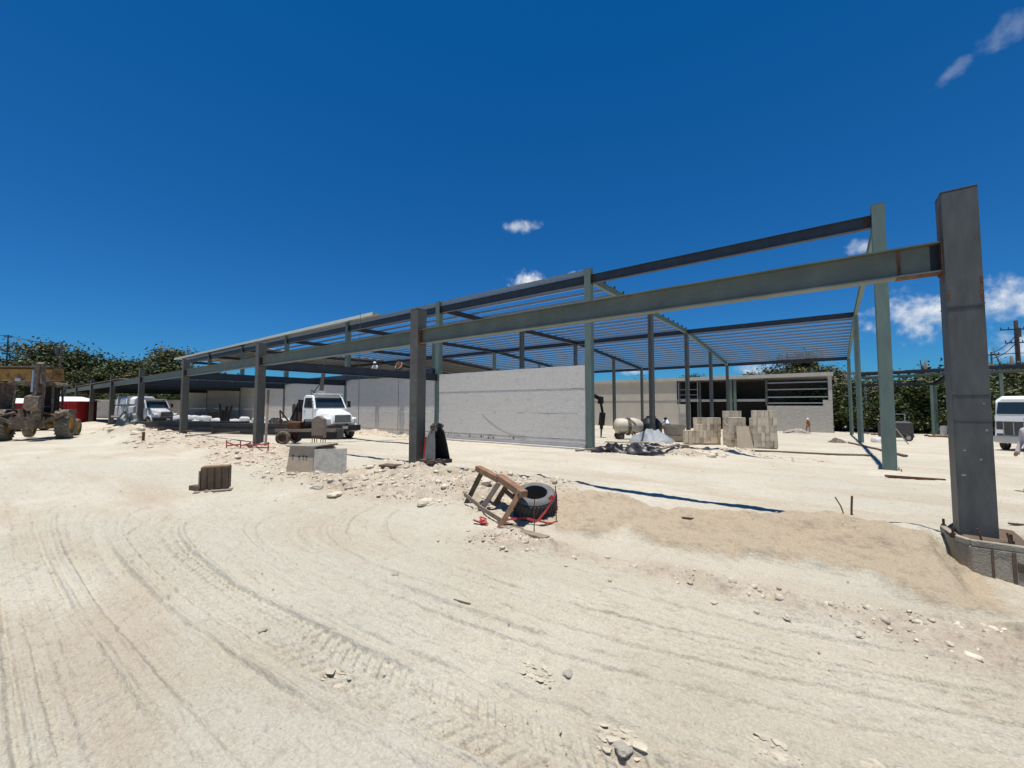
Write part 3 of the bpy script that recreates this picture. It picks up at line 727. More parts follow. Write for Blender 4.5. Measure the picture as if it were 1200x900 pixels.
# roof sheets already laid over the left bays
def corrugated(x0, x1, ys, zf, name, mat, label, pitch=.5, amp=.035, under=None):
    n = int(abs(x1 - x0) / pitch * 4) + 1
    xs = np.linspace(x0, x1, n); V = []; F = []
    for y in ys:
        for q, x in enumerate(xs): V.append((x, y, zf(y) + (amp if (q % 4) in (1, 2) else -amp)))
    nn = len(xs)
    for j in range(len(ys) - 1):
        for q in range(nn - 1): F.append((j * nn + q, j * nn + q + 1, (j + 1) * nn + q + 1, (j + 1) * nn + q))
    me = bpy.data.meshes.new(name); me.from_pydata(V, [], F); me.materials.append(mat)
    o = bpy.data.objects.new(name, me); C.objects.link(o); s = o.modifiers.new('thickness', 'SOLIDIFY'); s.thickness = .012; s.offset = 0
    return tag(o, label, 'roofing')
corrugated(-50.9, -72.5, [17.3, 27, 36, 46, 55.5], lambda y: roof_z(y) + .27, 'roof_sheeting', m_deck, 'corrugated metal roof sheeting laid over the left part of the high roof')
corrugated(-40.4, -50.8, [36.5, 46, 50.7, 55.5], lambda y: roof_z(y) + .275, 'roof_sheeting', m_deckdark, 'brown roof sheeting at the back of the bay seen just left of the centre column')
corrugated(-25.6, -74.5, [17.26, 18.3], lambda y: roof_z(y) + .44 - .1 * (y - 17.26), 'ridge_flashing', m_deck, 'pale metal flashing along the front top edge of the high roof', .8, .008)
tag(MB().box((0, 0, 0), (48.6, .02, .24)).build('fascia_strip', M('pale_fascia_paint', (.62, .66, .60), .6, 0, .08, 1, (.45, .44, .38), .6, .8, .1, .03), None, loc=(-50.0, 17.22, 8.78)), 'pale thin fascia strip along the top front edge of the high roof at left', 'fascia')
# ------------------------------------------------------------------ low canopy between the two rows
for i in range(2, 8):
    x = ROW2[i]; 
    t = thing('tie_beam', 'dark low tie beam, %s' % frame_where[i], 'beam', (x, 0, 3.86), 0, 'low tie beams')
    MB().ibeam((0, Y1 + CA / 2, 0), (0, Y2 - .17, 0), .22, .42, .02, .014).build('beam_body', m_dark, t)
for i in range(4, 7):
    base = None
    for k in range(8):
        y = 8.4 + k * 1.22
        L = SP / 2
        if base is None:
            base = MB().zsec((-L, 0, 0), (L, 0, 0), .09, .22, .006).build('canopy_purlin', m_dark); o = base
        else:
            o = base.copy(); C.objects.link(o)
        o.location = ((ROW2[i] + ROW2[i + 1]) / 2, y, 4.19)
        tag(o, 'dark canopy purlin under the low roof, %s' % ['in the bay over the white sacks', 'in the bay over the white truck with tanks', 'in the far left bay'][i - 4], 'purlin', 'canopy purlins of the bay %s' % ['over the sacks', 'over the tank truck', 'at the far left'][i - 4])
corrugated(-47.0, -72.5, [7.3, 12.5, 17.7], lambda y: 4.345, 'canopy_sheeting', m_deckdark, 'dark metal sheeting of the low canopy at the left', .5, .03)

# ------------------------------------------------------------------ walls
def panel_wall(x0, x1, label, courses, holes=(), crack=False, y=Y2 - .06, th=.16, left=False):
    t = thing('panel_wall', label, 'wall', ((x0 + x1) / 2, y, 0), 0)
    W = x1 - x0
    for k, (za, zb) in enumerate(courses):
        d = (0.0, .006, -.004, .012)[k % 4] if k else -.05
        n = 40; V = []; F = []
        for jz in (za, zb - .012):
            for q in range(n + 1):
                xx = -W / 2 + W * q / n
                V.append((xx, -th / 2 + d, jz + (.010 * math.sin(xx * 3 + k) if 0 < k else 0) * (jz > za)))
        top = []
        for q in range(n): F.append((q, q + 1, n + 2 + q, n + 1 + q))
        bo = len(V)
        for jz in (za, zb - .012):
            for q in (0, n): V.append((-W / 2 + W * q / n, th / 2, jz))
        # front strip plus a solid box behind it
        m = MB(); m.add(V[:2 * (n + 1)], F); m.box((0, .01 + d / 2, (za + zb - .012) / 2), (W, th - .02 - d, zb - za - .016))
        m.build('footing_curb' if k == 0 else 'wall_panel', m_conc if k else m_slab, t)
    return t
C4 = [(-.15, .24), (.24, .46), (.46, 1.70), (1.70, 2.93), (2.93, 4.05)]
t = panel_wall(-19.0, -8.88, 'sunlit pale grey concrete panel wall between two tall columns in the middle', C4)
m = MB()
pts = []
for k in range(15):
    u = k / 14; pts.append((-1.5 + 3.1 * u, -.093, 1.68 - 1.18 * (1 - (1 - u) ** 2.2)))
for k in range(14):
    a, b = Vector(pts[k]), Vector(pts[k + 1]); m.bar(a, b, .006, .05 * (.6 + .5 * math.sin(k * .9) ** 2), (0, 0, 1))
m.build('plaster_smear', m_plaster, t)
for (u, z) in ((-2.4, .30), (-1.5, .33), (-1.0, .26), (-.62, .30), (.8, .34)): MB().tube((u, -.092, z), (u, -.08, z), .045, n=8).build('drain_hole', m_black, t)
m = MB()
for k in range(34):
    u = rnd.uniform(-4.7, 1.0); m.box((u, -.091, rnd.uniform(.28, .44)), (rnd.uniform(.03, .12), .006, rnd.uniform(.02, .07)))
m.build('honeycomb_patches', m_footing, t)
panel_wall(-40.0, -19.42, 'long pale wall behind the white truck, shaded above and sunlit below', C4)
panel_wall(-72, -40.4, 'dim far stretch of the pale wall beyond the white sacks', C4)
t = thing('wall_ledger', 'dark steel ledger beam along the top of the wall behind the white truck', 'beam', (-45.7, Y2 - .15, 4.26))
MB().box((0, 0, 0), (52.6, .42, .36)).build('ledger_body', m_dark, t)
# brown soil strip is part of the ground; a kerb board at its foot
tag(MB().box((0, 0, 0), (10.3, .25, .10)).build('kerb_strip', m_slab, None, bevel=.01, loc=(-14.0, Y2 - .34, .03)), 'narrow concrete kerb along the foot of the sunlit panel wall', 'kerb')

# ------------------------------------------------------------------ far two-storey building shell
FY, FZ = 57.5, -1.05
t = thing('concrete_building', 'unfinished low concrete building with plastered wall and dark openings beyond the roof frame', 'building', (-13, FY, FZ))
def fb(m, x0, x1, y0, y1, z0, z1): return m.box(((x0 + x1) / 2 + 13, (y0 + y1) / 2, (z0 + z1) / 2 - 0), (x1 - x0, y1 - y0, z1 - z0))
H0 = 6.45
fb(MB(), -28, -15.3, 0, .25, 0, H0).build('plastered_wall', m_plaster, t)
m = MB(); fb(m, -28, -15.3, -.03, -.002, 3.72, 3.80); m.build('wall_band', m_footing, t)
fb(MB(), -28.2, 1.45, -.19, 9, H0, H0 + .42).build('roof_slab', m_slab, t)
fb(MB(), -15.3, -5.0, .15, .75, 3.62, 3.92).build('floor_beam', m_slab, t)
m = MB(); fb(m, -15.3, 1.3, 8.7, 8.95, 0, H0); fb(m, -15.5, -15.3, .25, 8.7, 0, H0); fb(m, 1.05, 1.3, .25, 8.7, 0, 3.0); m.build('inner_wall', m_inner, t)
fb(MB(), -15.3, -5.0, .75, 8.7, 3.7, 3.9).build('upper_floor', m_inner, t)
fb(MB(), -15.3, -13.6, .02, .22, 0, 3.3).build('infill_wall', m_plaster, t)
fb(MB(), -4.9, 1.3, 0, .22, 0, 3.10).build('block_wall', m_blockw, t)
fb(MB(), .45, 1.3, .0, .24, 3.10, 3.75).build('corner_upstand', m_blockw, t)
for x in (-15.1, -12.5, -5.05):
    fb(MB(), x, x + .22, .05, .27, 3.1 if x > -6 else 0, H0).build('pillar', m_grey, t)
for x in (-8.9, -8.45):
    fb(MB(), x, x + .3, -.02, .24, 0, H0).build('pillar', m_green, t)
fb(MB(), .95, 1.3, -.01, .26, 3.75, H0).build('pillar', m_slab, t)
for z in (3.35, 4.05, 4.95, 5.75):
    fb(MB(), -4.8, .9, .05, .13, z, z + .13).build('rail', m_galv, t)
for z in (3.95, 4.5, 5.2):
    fb(MB(), -15.0, -12.6, -.4, -.34, z, z + .05).build('scaffold_tube', m_galv, t)
for x in (-15.0, -12.6):
    fb(MB(), x, x + .06, -.4, -.34, 0, 6.2).build('scaffold_tube', m_galv, t)
# grey low building at far left
t = thing('low_grey_building', 'low grey block building with a dark doorway behind the red booth at far left', 'building', (-83, 12.6, -.2), R(37))
MB().box((0, 0, 1.45), (18, 5, 2.9)).build('wall', m_blockw, t); MB().box((0, -.1, 3.0), (18.6, 5.6, .2)).build('roof', m_slab, t)
for x in (-2.2, 3.0):
    d = MB().box((x, -2.50, 1.15), (1.5, .06, 2.3)).build('door', m_black, t); MB().box((x - .85, -2.53, 1.25), (.18, .1, 2.5)).build('door_frame', m_plaster, d)

# ------------------------------------------------------------------ second steel frame at right, in front of the trees
t = thing('steel_pergola', 'low open steel frame of green posts and dark beams before the trees at right', 'frame', (0, 0, 0))
PX0, PX1, PYa, PYb = 4.2, 16.0, 57.0, 64.0
za = gz(8, 58)
for (x, y, hh) in ((9.5, 60.2, 4.2), (10.0, 61.6, 4.2), (10.6, 57.6, 5.4), (14.5, 61.0, 5.4), (4.4, 62.0, 4.4)):
    MB().box((x, y, (za + hh) / 2), (.24, .24, hh - za)).build('post', m_green, t)
MB().ibeam((3.6, 57.6, 5.45), (17, 57.6, 5.75), .2, .36).build('beam', m_dark, t)
MB().ibeam((3.6, 58.6, 5.1), (17, 58.6, 5.35), .2, .26).build('beam', m_green, t)
MB().ibeam((3.4, 61.5, 4.4), (10.0, 61.5, 4.4), .2, .3).build('beam', m_dark, t)
MB().ibeam((10.0, 61.4, 4.4), (10.6, 57.7, 5.35), .2, .3).build('beam', m_dark, t)
MB().box((5.2, 58.0, 5.68), (4.0, 1.4, .06)).build('roof_sheet', m_galv, t)

# ------------------------------------------------------------------ trees
def leaf_crown(seed, n_cl, leaves, size, rx, rz, mat, name='crown'):
    rs = np.random.RandomState(seed)
    V, F = [], []
    cl = []
    for i in range(n_cl):
        d = rs.normal(0, 1, 3); d /= np.linalg.norm(d); d[2] = abs(d[2]) * 1.0 - .25
        rad = rs.uniform(.35, 1.0) ** .6
        cl.append((np.array([d[0] * rx * rad, d[1] * rx * rad, d[2] * rz * rad]), rs.uniform(.16, .34) * rx))
    o = 0
    for c, cr in cl:
        k = int(leaves * rs.uniform(.6, 1.4))
        p = rs.normal(0, .5, (k, 3)) * cr * np.array([1, 1, .6]) + c
        a = rs.normal(0, 1, (k, 3)); a[:, 2] = a[:, 2] * .6; a /= np.linalg.norm(a, axis=1)[:, None]
        b = np.cross(a, rs.normal(0, 1, (k, 3))); b /= np.linalg.norm(b, axis=1)[:, None]
        s = size * rs.uniform(.6, 1.4, k)[:, None]
        q = np.stack([p - a * s, p + b * s * .5, p + a * s, p - b * s * .5], 1).reshape(-1, 3)
        V.append(q); F.append(np.arange(k * 4).reshape(k, 4) + o); o += k * 4
    V = np.vstack(V); F = np.vstack(F)
    me = bpy.data.meshes.new(name); me.from_pydata(V.tolist(), [], F.tolist()); me.materials.append(mat)
    return me, [c for c, r in cl]
TREES = []
for s, (n_cl, lv, sz, rx, rz, mt) in enumerate([(64, 260, .105, 3.4, 2.9, m_leaf), (54, 260, .105, 3.0, 3.3, m_leaf2), (76, 270, .11, 4.2, 2.9, m_leaf)]):
    me, cl = leaf_crown(11 + s, n_cl, lv, sz, rx, rz, mt)
    tm = MB(); ht = 3.3
    tm.path([(0, 0, -ht), (.1, .05, -ht * .5), (.02, 0, 0), (.1, .1, rz * .5)], [.26, .2, .15, .06], 8)
    for c in cl[::4]:
        tm.path([(.03, 0, -ht * .3 + .2 * c[2]), tuple(np.array(c) * .55 + np.array([0, 0, -.4])), tuple(c)], [.10, .06, .02], 5)
    to = tm.build('trunk', m_bark, None, smooth=True); tme = to.data; mods = None
    bpy.data.objects.remove(to)
    TREES.append((me, tme, ht))
def tree(x, y, z, s, kind, label, group, sz=1.0, hang=1.0):
    me, tme, ht = TREES[kind]
    t = thing('tree', label, 'tree', (x, y, z), rnd.uniform(0, 6.28), group); t.scale = (s, s, s * sz)
    a = bpy.data.objects.new('crown', me); C.objects.link(a); a.parent = t; a.location = (0, 0, ht * hang)
    b = bpy.data.objects.new('trunk', tme); C.objects.link(b); b.parent = t; b.location = (0, 0, ht)
LT = [(-138, 4, 2.1), (-133, 9, 2.3), (-128, 15.5, 2.5), (-122, 21, 2.55), (-117, 27, 2.35), (-112, 33, 2.0), (-124, 9, 1.6), (-118, 15, 1.6), (-112, 21, 1.6), (-106, 27, 1.5), (-142, -2, 1.7)]
for k, (x, y, s) in enumerate(LT):
    tree(x, y, -.3, s * (1.05, 1.3, 1.12, .95, 1.22)[k % 5], k % 3, 'broad dark green tree in the belt of trees beyond the canopy at left', 'trees beyond the canopy at left', hang=.8)
RT = [(4.0, 67, 1.25), (7.0, 68, 1.3), (10.5, 68.5, 1.35), (14.0, 69, 1.4), (17.5, 69.5, 1.45), (21, 71, 1.4), (5.5, 65, .95), (9, 65.6, .95), (12.5, 66, 1.0), (16, 66.5, 1.0), (19.5, 67, 1.0), (2.0, 66, 1.3), (24.5, 72, 1.3), (3.0, 63.8, .95)]
for k, (x, y, s) in enumerate(RT):
    tree(x, y, -1.6, s * (1.28, 1.12, 1.38, 1.2)[k % 4], k % 3, 'dense low tree in the dark thicket behind the steel frame at right', 'trees of the thicket at right', hang=.55)
tree(-1.6, 72, -1, 1.75, 1, 'tall leafy tree rising behind the right end of the far concrete building', None, hang=1.05)
tree(-18.5, 82, -1, 1.55, 0, 'dark treetop showing over the plastered wall of the far building, nearer its middle', None, hang=1.0)
tree(-30.5, 88, -1, 1.5, 2, 'dark treetop showing over the left end of the far building', None, hang=1.0)
tree(-9.5, 84, -1, 1.55, 0, 'small treetop over the roof slab of the far building, right of its middle', None, hang=1.0)
# ------------------------------------------------------------------ wheels and vehicles
def wheel(par, x, y, r, w, rubber=None, rimm=None, name='wheel', lugs=False, side=1):
    rubber = rubber or m_rubber; rimm = rimm or m_chrome
    mt = Matrix.Translation((x, y, r)) @ Matrix.Rotation(R(-90) * side, 4, 'X')
    prof = [(r * .58, -w * .42), (r * .62, -w / 2), (r * .86, -w / 2), (r * .97, -w * .40), (r, -w * .2), (r, w * .2), (r * .97, w * .40), (r * .86, w / 2), (r * .62, w / 2), (r * .58, w * .42)]
    m = MB().lathe(prof, 28, mt, closed=True)
    if lugs:
        for k in range(22):
            for sg in (-1, 1):
                a = 2 * math.pi * (k + (.5 if sg > 0 else 0)) / 22
                q = Matrix.Translation((x, y, r)) @ Matrix.Rotation(a, 4, 'Y') @ Matrix.Translation((0, sg * w * .24, r * .99)) @ Matrix.Rotation(R(34) * sg, 4, 'Z')
                m.box((0, 0, 0), (r * .085, w * .58, r * .10), mt=q)
    o = m.build('tyre', rubber, None, smooth=not lugs)
    wo = bpy.data.objects.new(name, None); C.objects.link(wo); wo.parent = par; o.parent = wo
    ri = MB().lathe([(r * .12, w * .30), (r * .3, w * .34), (r * .34, w * .16), (r * .52, w * .12), (r * .59, w * .44), (r * .6, w * .30), (r * .59, -w * .3), (.02, -w * .3)], 22, mt)
    ri.build('rim', rimm, wo, smooth=True)
    return wo
def quad_panel(par, name, pts, mat, th=.015):
    p = [Vector(q) for q in pts]; n = (p[1] - p[0]).cross(p[2] - p[0]).normalized()
    return MB().prism(p, n * th).build(name, mat, par)

def bonnet_truck(name, label, loc, rz, body, rear):
    t = thing(name, label, 'truck', loc, rz)
    # chassis
    m = MB(); m.bar((.6, .42, .72), (-6.6, .42, .72), .10, .24); m.bar((.6, -.42, .72), (-6.6, -.42, .72), .10, .24); m.build('chassis', m_black, t)
    # bonnet, wings and cab
    MB().loft([(.98, .62, .50, 1.0, 1.52), (.86, .72, .62, .92, 1.62), (.1, .80, .74, .92, 1.74), (-.62, .98, .90, .92, 1.86)], .14).build('bonnet', body, t, smooth=True)
    for s in (-1, 1):
        m = MB(); prev = None
        for k in range(9):
            a = math.pi * k / 8; xx, zz = math.cos(a) * .70, .56 + math.sin(a) * .66
            cur = [(xx, s * .64, zz), (xx, s * 1.13, zz - .07), (xx * .93, s * 1.13, zz - .13), (xx * .93, s * .64, zz - .08)]
            if prev: m.add(prev + cur, [(0, 1, 5, 4), (1, 2, 6, 5), (2, 3, 7, 6), (3, 0, 4, 7)])
            prev = cur
        m.build('mudguard', body, t, smooth=True)
        MB().loft([(.93, .14, .12, 1.0, 1.28), (.80, .18, .15, .98, 1.34), (.2, .2, .16, 1.0, 1.40)], .06).build('headlamp', m_lamp, t, loc=(0, s * .84, -.02))
        mb = MB(); mb.box((-.75, s * 1.30, 2.15), (.10, .18, .42)); mb.bar((-.72, s * 1.0, 2.3), (-.74, s * 1.25, 2.32), .03, .03); mb.bar((-.72, s * 1.0, 1.95), (-.74, s * 1.25, 1.98), .03, .03); mb.build('mirror', m_black, t)
    MB().prism([(-.55, -1.06, .80), (-.55, -1.06, 1.86), (-.98, -1.0, 2.62), (-1.25, -.97, 2.70), (-2.10, -.97, 2.72), (-2.2, -1.06, 1.9), (-2.2, -1.06, .80)], (0, 0, 0.001)) if False else None
    V = []
    sec = [(-.55, .80, 1.08), (-.55, 1.88, 1.06), (-.98, 2.60, .97), (-1.2, 2.72, .92), (-2.05, 2.74, .92), (-2.2, 2.62, .97), (-2.2, 1.88, 1.06), (-2.2, .80, 1.08)]
    m = MB(); k = len(sec); vv = [(x, -w, z) for x, z, w in sec] + [(x, w, z) for x, z, w in sec]
    m.add(vv, [tuple(range(k))[::-1], tuple(range(k, 2 * k))] + [(i, (i + 1) % k, (i + 1) % k + k, i + k) for i in range(k)])
    m.build('cab', body, t, bevel=.035)
    a, b = Vector((-.575, 0, 1.93)), Vector((-.965, 0, 2.555))
    nrm = Vector((.62, 0, .39)).normalized() * .022
    ws = MB(); ws.add([a + nrm + Vector((0, -.93, 0)), a + nrm + Vector((0, .93, 0)), b + nrm + Vector((0, .86, 0)), b + nrm + Vector((0, -.86, 0)),
                       a - nrm + Vector((0, -.93, 0)), a - nrm + Vector((0, .93, 0)), b - nrm + Vector((0, .86, 0)), b - nrm + Vector((0, -.86, 0))],
                      [(0, 1, 2, 3), (4, 7, 6, 5), (0, 4, 5, 1), (1, 5, 6, 2), (2, 6, 7, 3), (3, 7, 4, 0)])
    ws.build('windscreen', m_glass, t)
    for s in (-1, 1):
        y0, y1 = s * 1.072, s * .992
        d = MB(); d.add([(-.72, s * 1.095, .88), (-1.98, s * 1.095, .88), (-1.98, s * 1.076, 1.88), (-.72, s * 1.076, 1.88), (-.72, s * 1.07, .88), (-1.98, s * 1.07, .88), (-1.98, s * 1.05, 1.88), (-.72, s * 1.05, 1.88)], [(0, 1, 2, 3), (4, 7, 6, 5), (0, 4, 5, 1), (1, 5, 6, 2), (2, 6, 7, 3), (3, 7, 4, 0)])
        dd = d.build('door', body, t); MB().box((-1.8, s * 1.10, 1.72), (.16, .03, .04)).build('handle', m_black, dd)
        w = MB(); w.add([(-.78, s * 1.078, 1.93), (-1.95, s * 1.078, 1.93), (-1.95, s * 1.000, 2.55), (-1.08, s * 1.000, 2.55), (-.78, s * 1.05, 1.93), (-1.95, s * 1.05, 1.93), (-1.95, s * .97, 2.55), (-1.08, s * .97, 2.55)], [(0, 1, 2, 3), (4, 7, 6, 5), (0, 4, 5, 1), (1, 5, 6, 2), (2, 6, 7, 3), (3, 7, 4, 0)])
        w.build('side_window', m_glass, t)
    g = MB(); g.box((.985, 0, 1.27), (.05, .98, .44)); gg = g.build('grille', m_grille, t)
    g = MB()
    for k in range(7): g.box((1.015, 0, 1.10 + k * .055), (.02, .92, .016))
    g.build('slats', m_chrome, gg)
    MB().loft([(1.02, 1.16, 1.16, .52, .88), (1.18, 1.05, 1.05, .54, .86)], .03).build('bumper', m_black, t)
    MB().box((1.2, .05, .74), (.02, .34, .16)).build('number_plate', m_dirtywhite, t)
    for s in (-1, 1): wheel(t, 0, s * .95, .50, .30, side=s)
    for xx in (-5.2,):
        for s in (-1, 1): wheel(t, xx, s * .88, .50, .50, side=s)
    MB().box((-1.0, 0, 2.80), (.5, 1.7, .05)).build('roof_visor', body, t, bevel=.01)
    for y in (-.5, 0, .5): MB().box((-1.05, y, 2.85), (.10, .12, .05)).build('marker_lamp', m_yellowc, t)
    for s in (-1, 1):
        MB().bar((-.62, s * .05, 1.95), (-.80, s * .5, 2.27), .02, .02).build('wiper', m_black, t)
        MB().box((-1.3, s * 1.08, .66), (.7, .22, .06)).build('cab_step', m_chrome, t)
        MB().tube((-1.2, s * .98, .5), (-2.1, s * .98, .5), .24, n=14).build('fuel_tank', m_chrome, t)
        MB().box((.12, s * .80, 1.50), (1.2, .008, .012)).build('bonnet_seam', m_black, t)
    rear(t)
    return t
def flatbed(t):
    m = MB(); m.box((-4.6, 0, .98), (4.1, 2.36, .14)); m.bar((-2.6, 1.19, .9), (-6.6, 1.19, .9), .05, .16); m.bar((-2.6, -1.19, .9), (-6.6, -1.19, .9), .05, .16)
    m.build('flatbed', m_wood_dark, t)
    h = MB()
    for y in (-1.1, -.55, 0, .55, 1.1): h.bar((-2.62, y, 1.05), (-2.62, y, 2.45), .08, .08, (1, 0, 0))
    for z in (1.7, 2.4): h.bar((-2.62, -1.15, z), (-2.62, 1.15, z), .08, .08)
    h.bar((-2.66, -1.1, 2.3), (-3.9, -1.1, 1.1), .07, .07); h.bar((-2.66, 1.1, 2.3), (-3.9, 1.1, 1.1), .07, .07)
    h.build('headboard_rack', m_black, t)
    b = MB(); b.box((-3.3, -.7, 1.4), (.7, .8, .7)); b.box((-3.2, .7, 1.35), (.6, .7, .6)); b.build('tool_box', m_black, t)
    MB().box((-3.5, .1, 1.75), (.7, 1.5, 1.3)).box((-4.3, .2, 1.45), (.9, 1.2, .7)).build('winch_housing', m_machine, t, bevel=.05); MB().tube((-3.9, -.9, 1.9), (-3.9, .9, 1.9), .3, n=14).build('cable_drum', m_grille, t)
    tk = MB(); tk.box((-3.2, -1.0, .55), (1.0, .35, .4)); tk.build('fuel_tank', m_black, t)
    m = MB()
    for k in range(9):
        a = math.pi * k / 8
        if k: m.bar((-5.2 + .62 * math.cos(a), -.95, .62 + .56 * math.sin(a)), pr, .5, .03)
        pr = (-5.2 + .62 * math.cos(a), -.95, .62 + .56 * math.sin(a))
    m.build('rear_mudguard', m_dirtywhite, t)
    cr = MB(); cr.tube((-2.42, .2, 1.05), (-2.42, .2, 2.95), .17, .15, 12); cr.bar((-2.42, .2, 2.85), (-4.4, 1.3, 4.75), .22, .26); cr.bar((-4.0, 1.08, 4.4), (-5.4, 1.8, 5.6), .14, .18)
    cr.tube((-2.45, .2, 2.2), (-3.4, .75, 3.65), .06, .05, 8)
    c = cr.build('crane_boom', m_machine, t)
    MB().box((-2.42, .2, 2.9), (.42, .38, .30)).build('crane_head', m_dirtywhite, c)
    hp = MB(); hp.path([(-2.5, .1, 2.7), (-2.7, -.3, 3.1), (-2.9, -.2, 2.7), (-3.0, .2, 3.3), (-3.3, .55, 3.5)], .03, 6); hp.build('hydraulic_hose', m_wire, c)
bonnet_truck('flatbed_truck', 'white bonneted flatbed truck with black crane boom behind its cab', (-22.4, 12.65, gz(-22.4, 12.65) - .03), R(-3), m_white, flatbed).scale = (.93, .93, .93)

def tank_rear(t):
    m = MB(); m.box((-4.6, 0, .98), (4.2, 2.3, .16)); m.build('deck', m_dirtywhite, t)
    for (x, z) in ((-3.7, 1.65), (-5.5, 1.65)):
        MB().loft([(x - .85, 1.08, 1.02, z - .58, z + .58), (x + .85, 1.08, 1.02, z - .58, z + .58)], .2).build('water_tank', m_dirtywhite, t, bevel=.08)
        MB().loft([(x - .8, .98, .90, z + .62, z + 1.45), (x + .8, .98, .90, z + .62, z + 1.45)], .25).build('water_tank', m_white, t, bevel=.08)
        s = MB(); s.box((x - .1, 0, z + .45), (.14, 2.2, 2.16)); s.build('tank_strap', m_galv, t)
    MB().prism([(-3.0, -1.2, .95), (-5.0, -1.2, .95), (-4.6, -1.2, .35), (-3.3, -1.2, .35)], (0, .3, 0)).build('side_locker', m_dirtywhite, t)
    MB().box((-1.4, -1.12, 1.3), (.25, .06, .2)).build('side_lamp', m_redlamp, t)
bonnet_truck('tank_truck', 'dusty white truck carrying stacked white tanks, parked behind the dark columns at left', (-43.6, 9.4, gz(-43.6, 9.4)), R(14), m_dirtywhite, tank_rear).scale = (.82, .82, .80)

# white minibus at the right edge, seen from the front
t = thing('minibus', 'white minibus with dark windscreen facing the camera, cut by the right edge', 'bus', (8.95, 33.6, gz(8.9, 33.6)), R(-118))
MB().loft([(1.02, 1.05, .92, .45, 2.75), (.85, 1.10, .98, .40, 2.9), (-5.2, 1.10, .98, .40, 2.95), (-5.35, 1.05, .95, .45, 2.8)], .22).build('body', m_white, t, bevel=.03)
quad_panel(t, 'windscreen', [(1.03, -.93, 1.95), (1.03, .93, 1.95), (.99, .86, 2.58), (.99, -.86, 2.58)], m_glass, .03)
MB().box((1.04, 0, 1.72), (.03, 2.0, .30)).build('white_band', m_white, t)
g = MB().box((1.045, 0, 1.18), (.05, 1.9, .72)).build('grille', m_grille, t)
q = MB()
for k in range(5): q.box((1.075, -.7 + k * .35, 1.18), (.012, .03, .66))
q.build('slats', m_chrome, g)
MB().box((1.09, 0, .62), (.16, 2.12, .30)).build('bumper', m_chrome, t)
for s in (-1, 1):
    MB().box((1.075, s * .85, 1.02), (.03, .26, .2)).build('headlight', m_lamp, t)
    wheel(t, 0, s * .95, .42, .26, side=s); wheel(t, -3.8, s * .95, .42, .26, side=s)
    w = MB()
    for k in range(4): w.box((-.5 - k * 1.15, s * 1.075, 2.12), (1.0, .04, .62))
    w.build('side_window', m_glass, t)
MB().bar((1.0, -1.02, 2.0), (1.3, -1.25, 1.8), .04, .04).box((1.32, -1.28, 1.65), (.08, .16, .34)).build('mirror', m_black, t)

# backhoe tractor seen from behind
t = thing('backhoe_tractor', 'muddy yellow backhoe tractor with big lugged tyres seen from behind at far left', 'tractor', (-36.35, 2.2, gz(-36.3, 2.2)), math.atan2(.34, -.94))
for s in (-1, 1):
    wheel(t, 0, s * 1.22, .80, .56, m_tread_mud, m_yellowc, lugs=True, side=s)
    wheel(t, 2.6, s * 1.0, .55, .36, m_tread_mud, m_yellowc, side=s)
MB().box((1.0, 0, 1.02), (2.2, .9, .55)).build('transmission', m_yellowc, t); MB().tube((0, -.95, .8), (0, .95, .8), .2, n=12).build('rear_axle', m_yellowc, t); MB().box((-.55, .35, .95), (.5, .5, .5)).build('battery_box', m_yellowc, t)
MB().loft([(1.2, .5, .45, 1.1, 1.85), (3.1, .45, .38, 1.1, 1.7)], .1).build('bonnet', m_yellowc, t)
m = MB()
for sx in (-.45, 1.15):
    for s in (-1, 1): m.bar((sx, s * .78, 1.2), (sx * .9 + .05, s * .72, 3.15), .09, .09, (1, 0, 0))
m.bar((-.35, -.78, 1.9), (-.35, .78, 1.9), .06, .06); m.build('cab_frame', m_muddy, t)
MB().loft([(-.75, .95, .88, 3.15, 3.32), (1.35, .95, .88, 3.15, 3.34)], .06).build('canopy_roof', m_muddy, t)
MB().box((.75, 0, 2.3), (.7, 1.25, 1.5)).build('cab_dark_fill', m_machine, t); MB().tube((2.3, .25, 1.7), (2.3, .25, 3.0), .05, n=8).build('exhaust_pipe', m_rust, t)  # solid dark box added between the cab posts to imitate a shaded interior
for s in (-.55, .55): MB().box((-.72, s, 3.4), (.12, .2, .16)).build('work_lamp', m_chrome, t)
m = MB(); m.box((.25, 0, 1.55), (.5, .55, .16)); m.box((.48, 0, 1.9), (.14, .52, .6)); m.build('seat', m_black, t)
for s in (-1, 1):
    MB().prism([(-.85, s * 1.22 - .27, 1.5), (.85, s * 1.22 - .27, 1.5), (.6, s * 1.22 - .27, 1.72), (-.6, s * 1.22 - .27, 1.72)], (0, .54, 0)).build('mudguard', m_muddy, t)
    st = MB(); st.bar((-1.0, s * .52, .95), (-1.05, s * 1.5, 1.55), .16, .22, (1, 0, 0)); st.bar((-1.05, s * 1.45, 1.5), (-1.1, s * 1.62, 1.30), .30, .10, (1, 0, 0)); st.tube((-.95, s * .5, 1.6), (-1.0, s * 1.2, 1.32), .05, n=8)
    st.build('stabiliser_leg', m_muddy, t)
m = MB(); m.box((-.95, 0, 1.0), (.28, 1.35, .62)); m.box((-1.11, -.3, 1.0), (.04, .22, .5)); m.box((-1.11, .2, 1.0), (.04, .22, .5)); m.build('rear_frame', m_muddy, t)
m = MB(); m.box((-1.12, -.15, .9), (.3, .4, .5)); m.build('swing_post', m_muddy, t)
m = MB(); m.bar((-1.15, -.38, 1.15), (-1.05, -.42, 3.3), .32, .46, (1, 0, 0)); m.bar((-1.05, -.42, 3.25), (-1.35, -.45, 4.35), .28, .38, (1, 0, 0)); m.build('backhoe_boom', m_muddy, t)
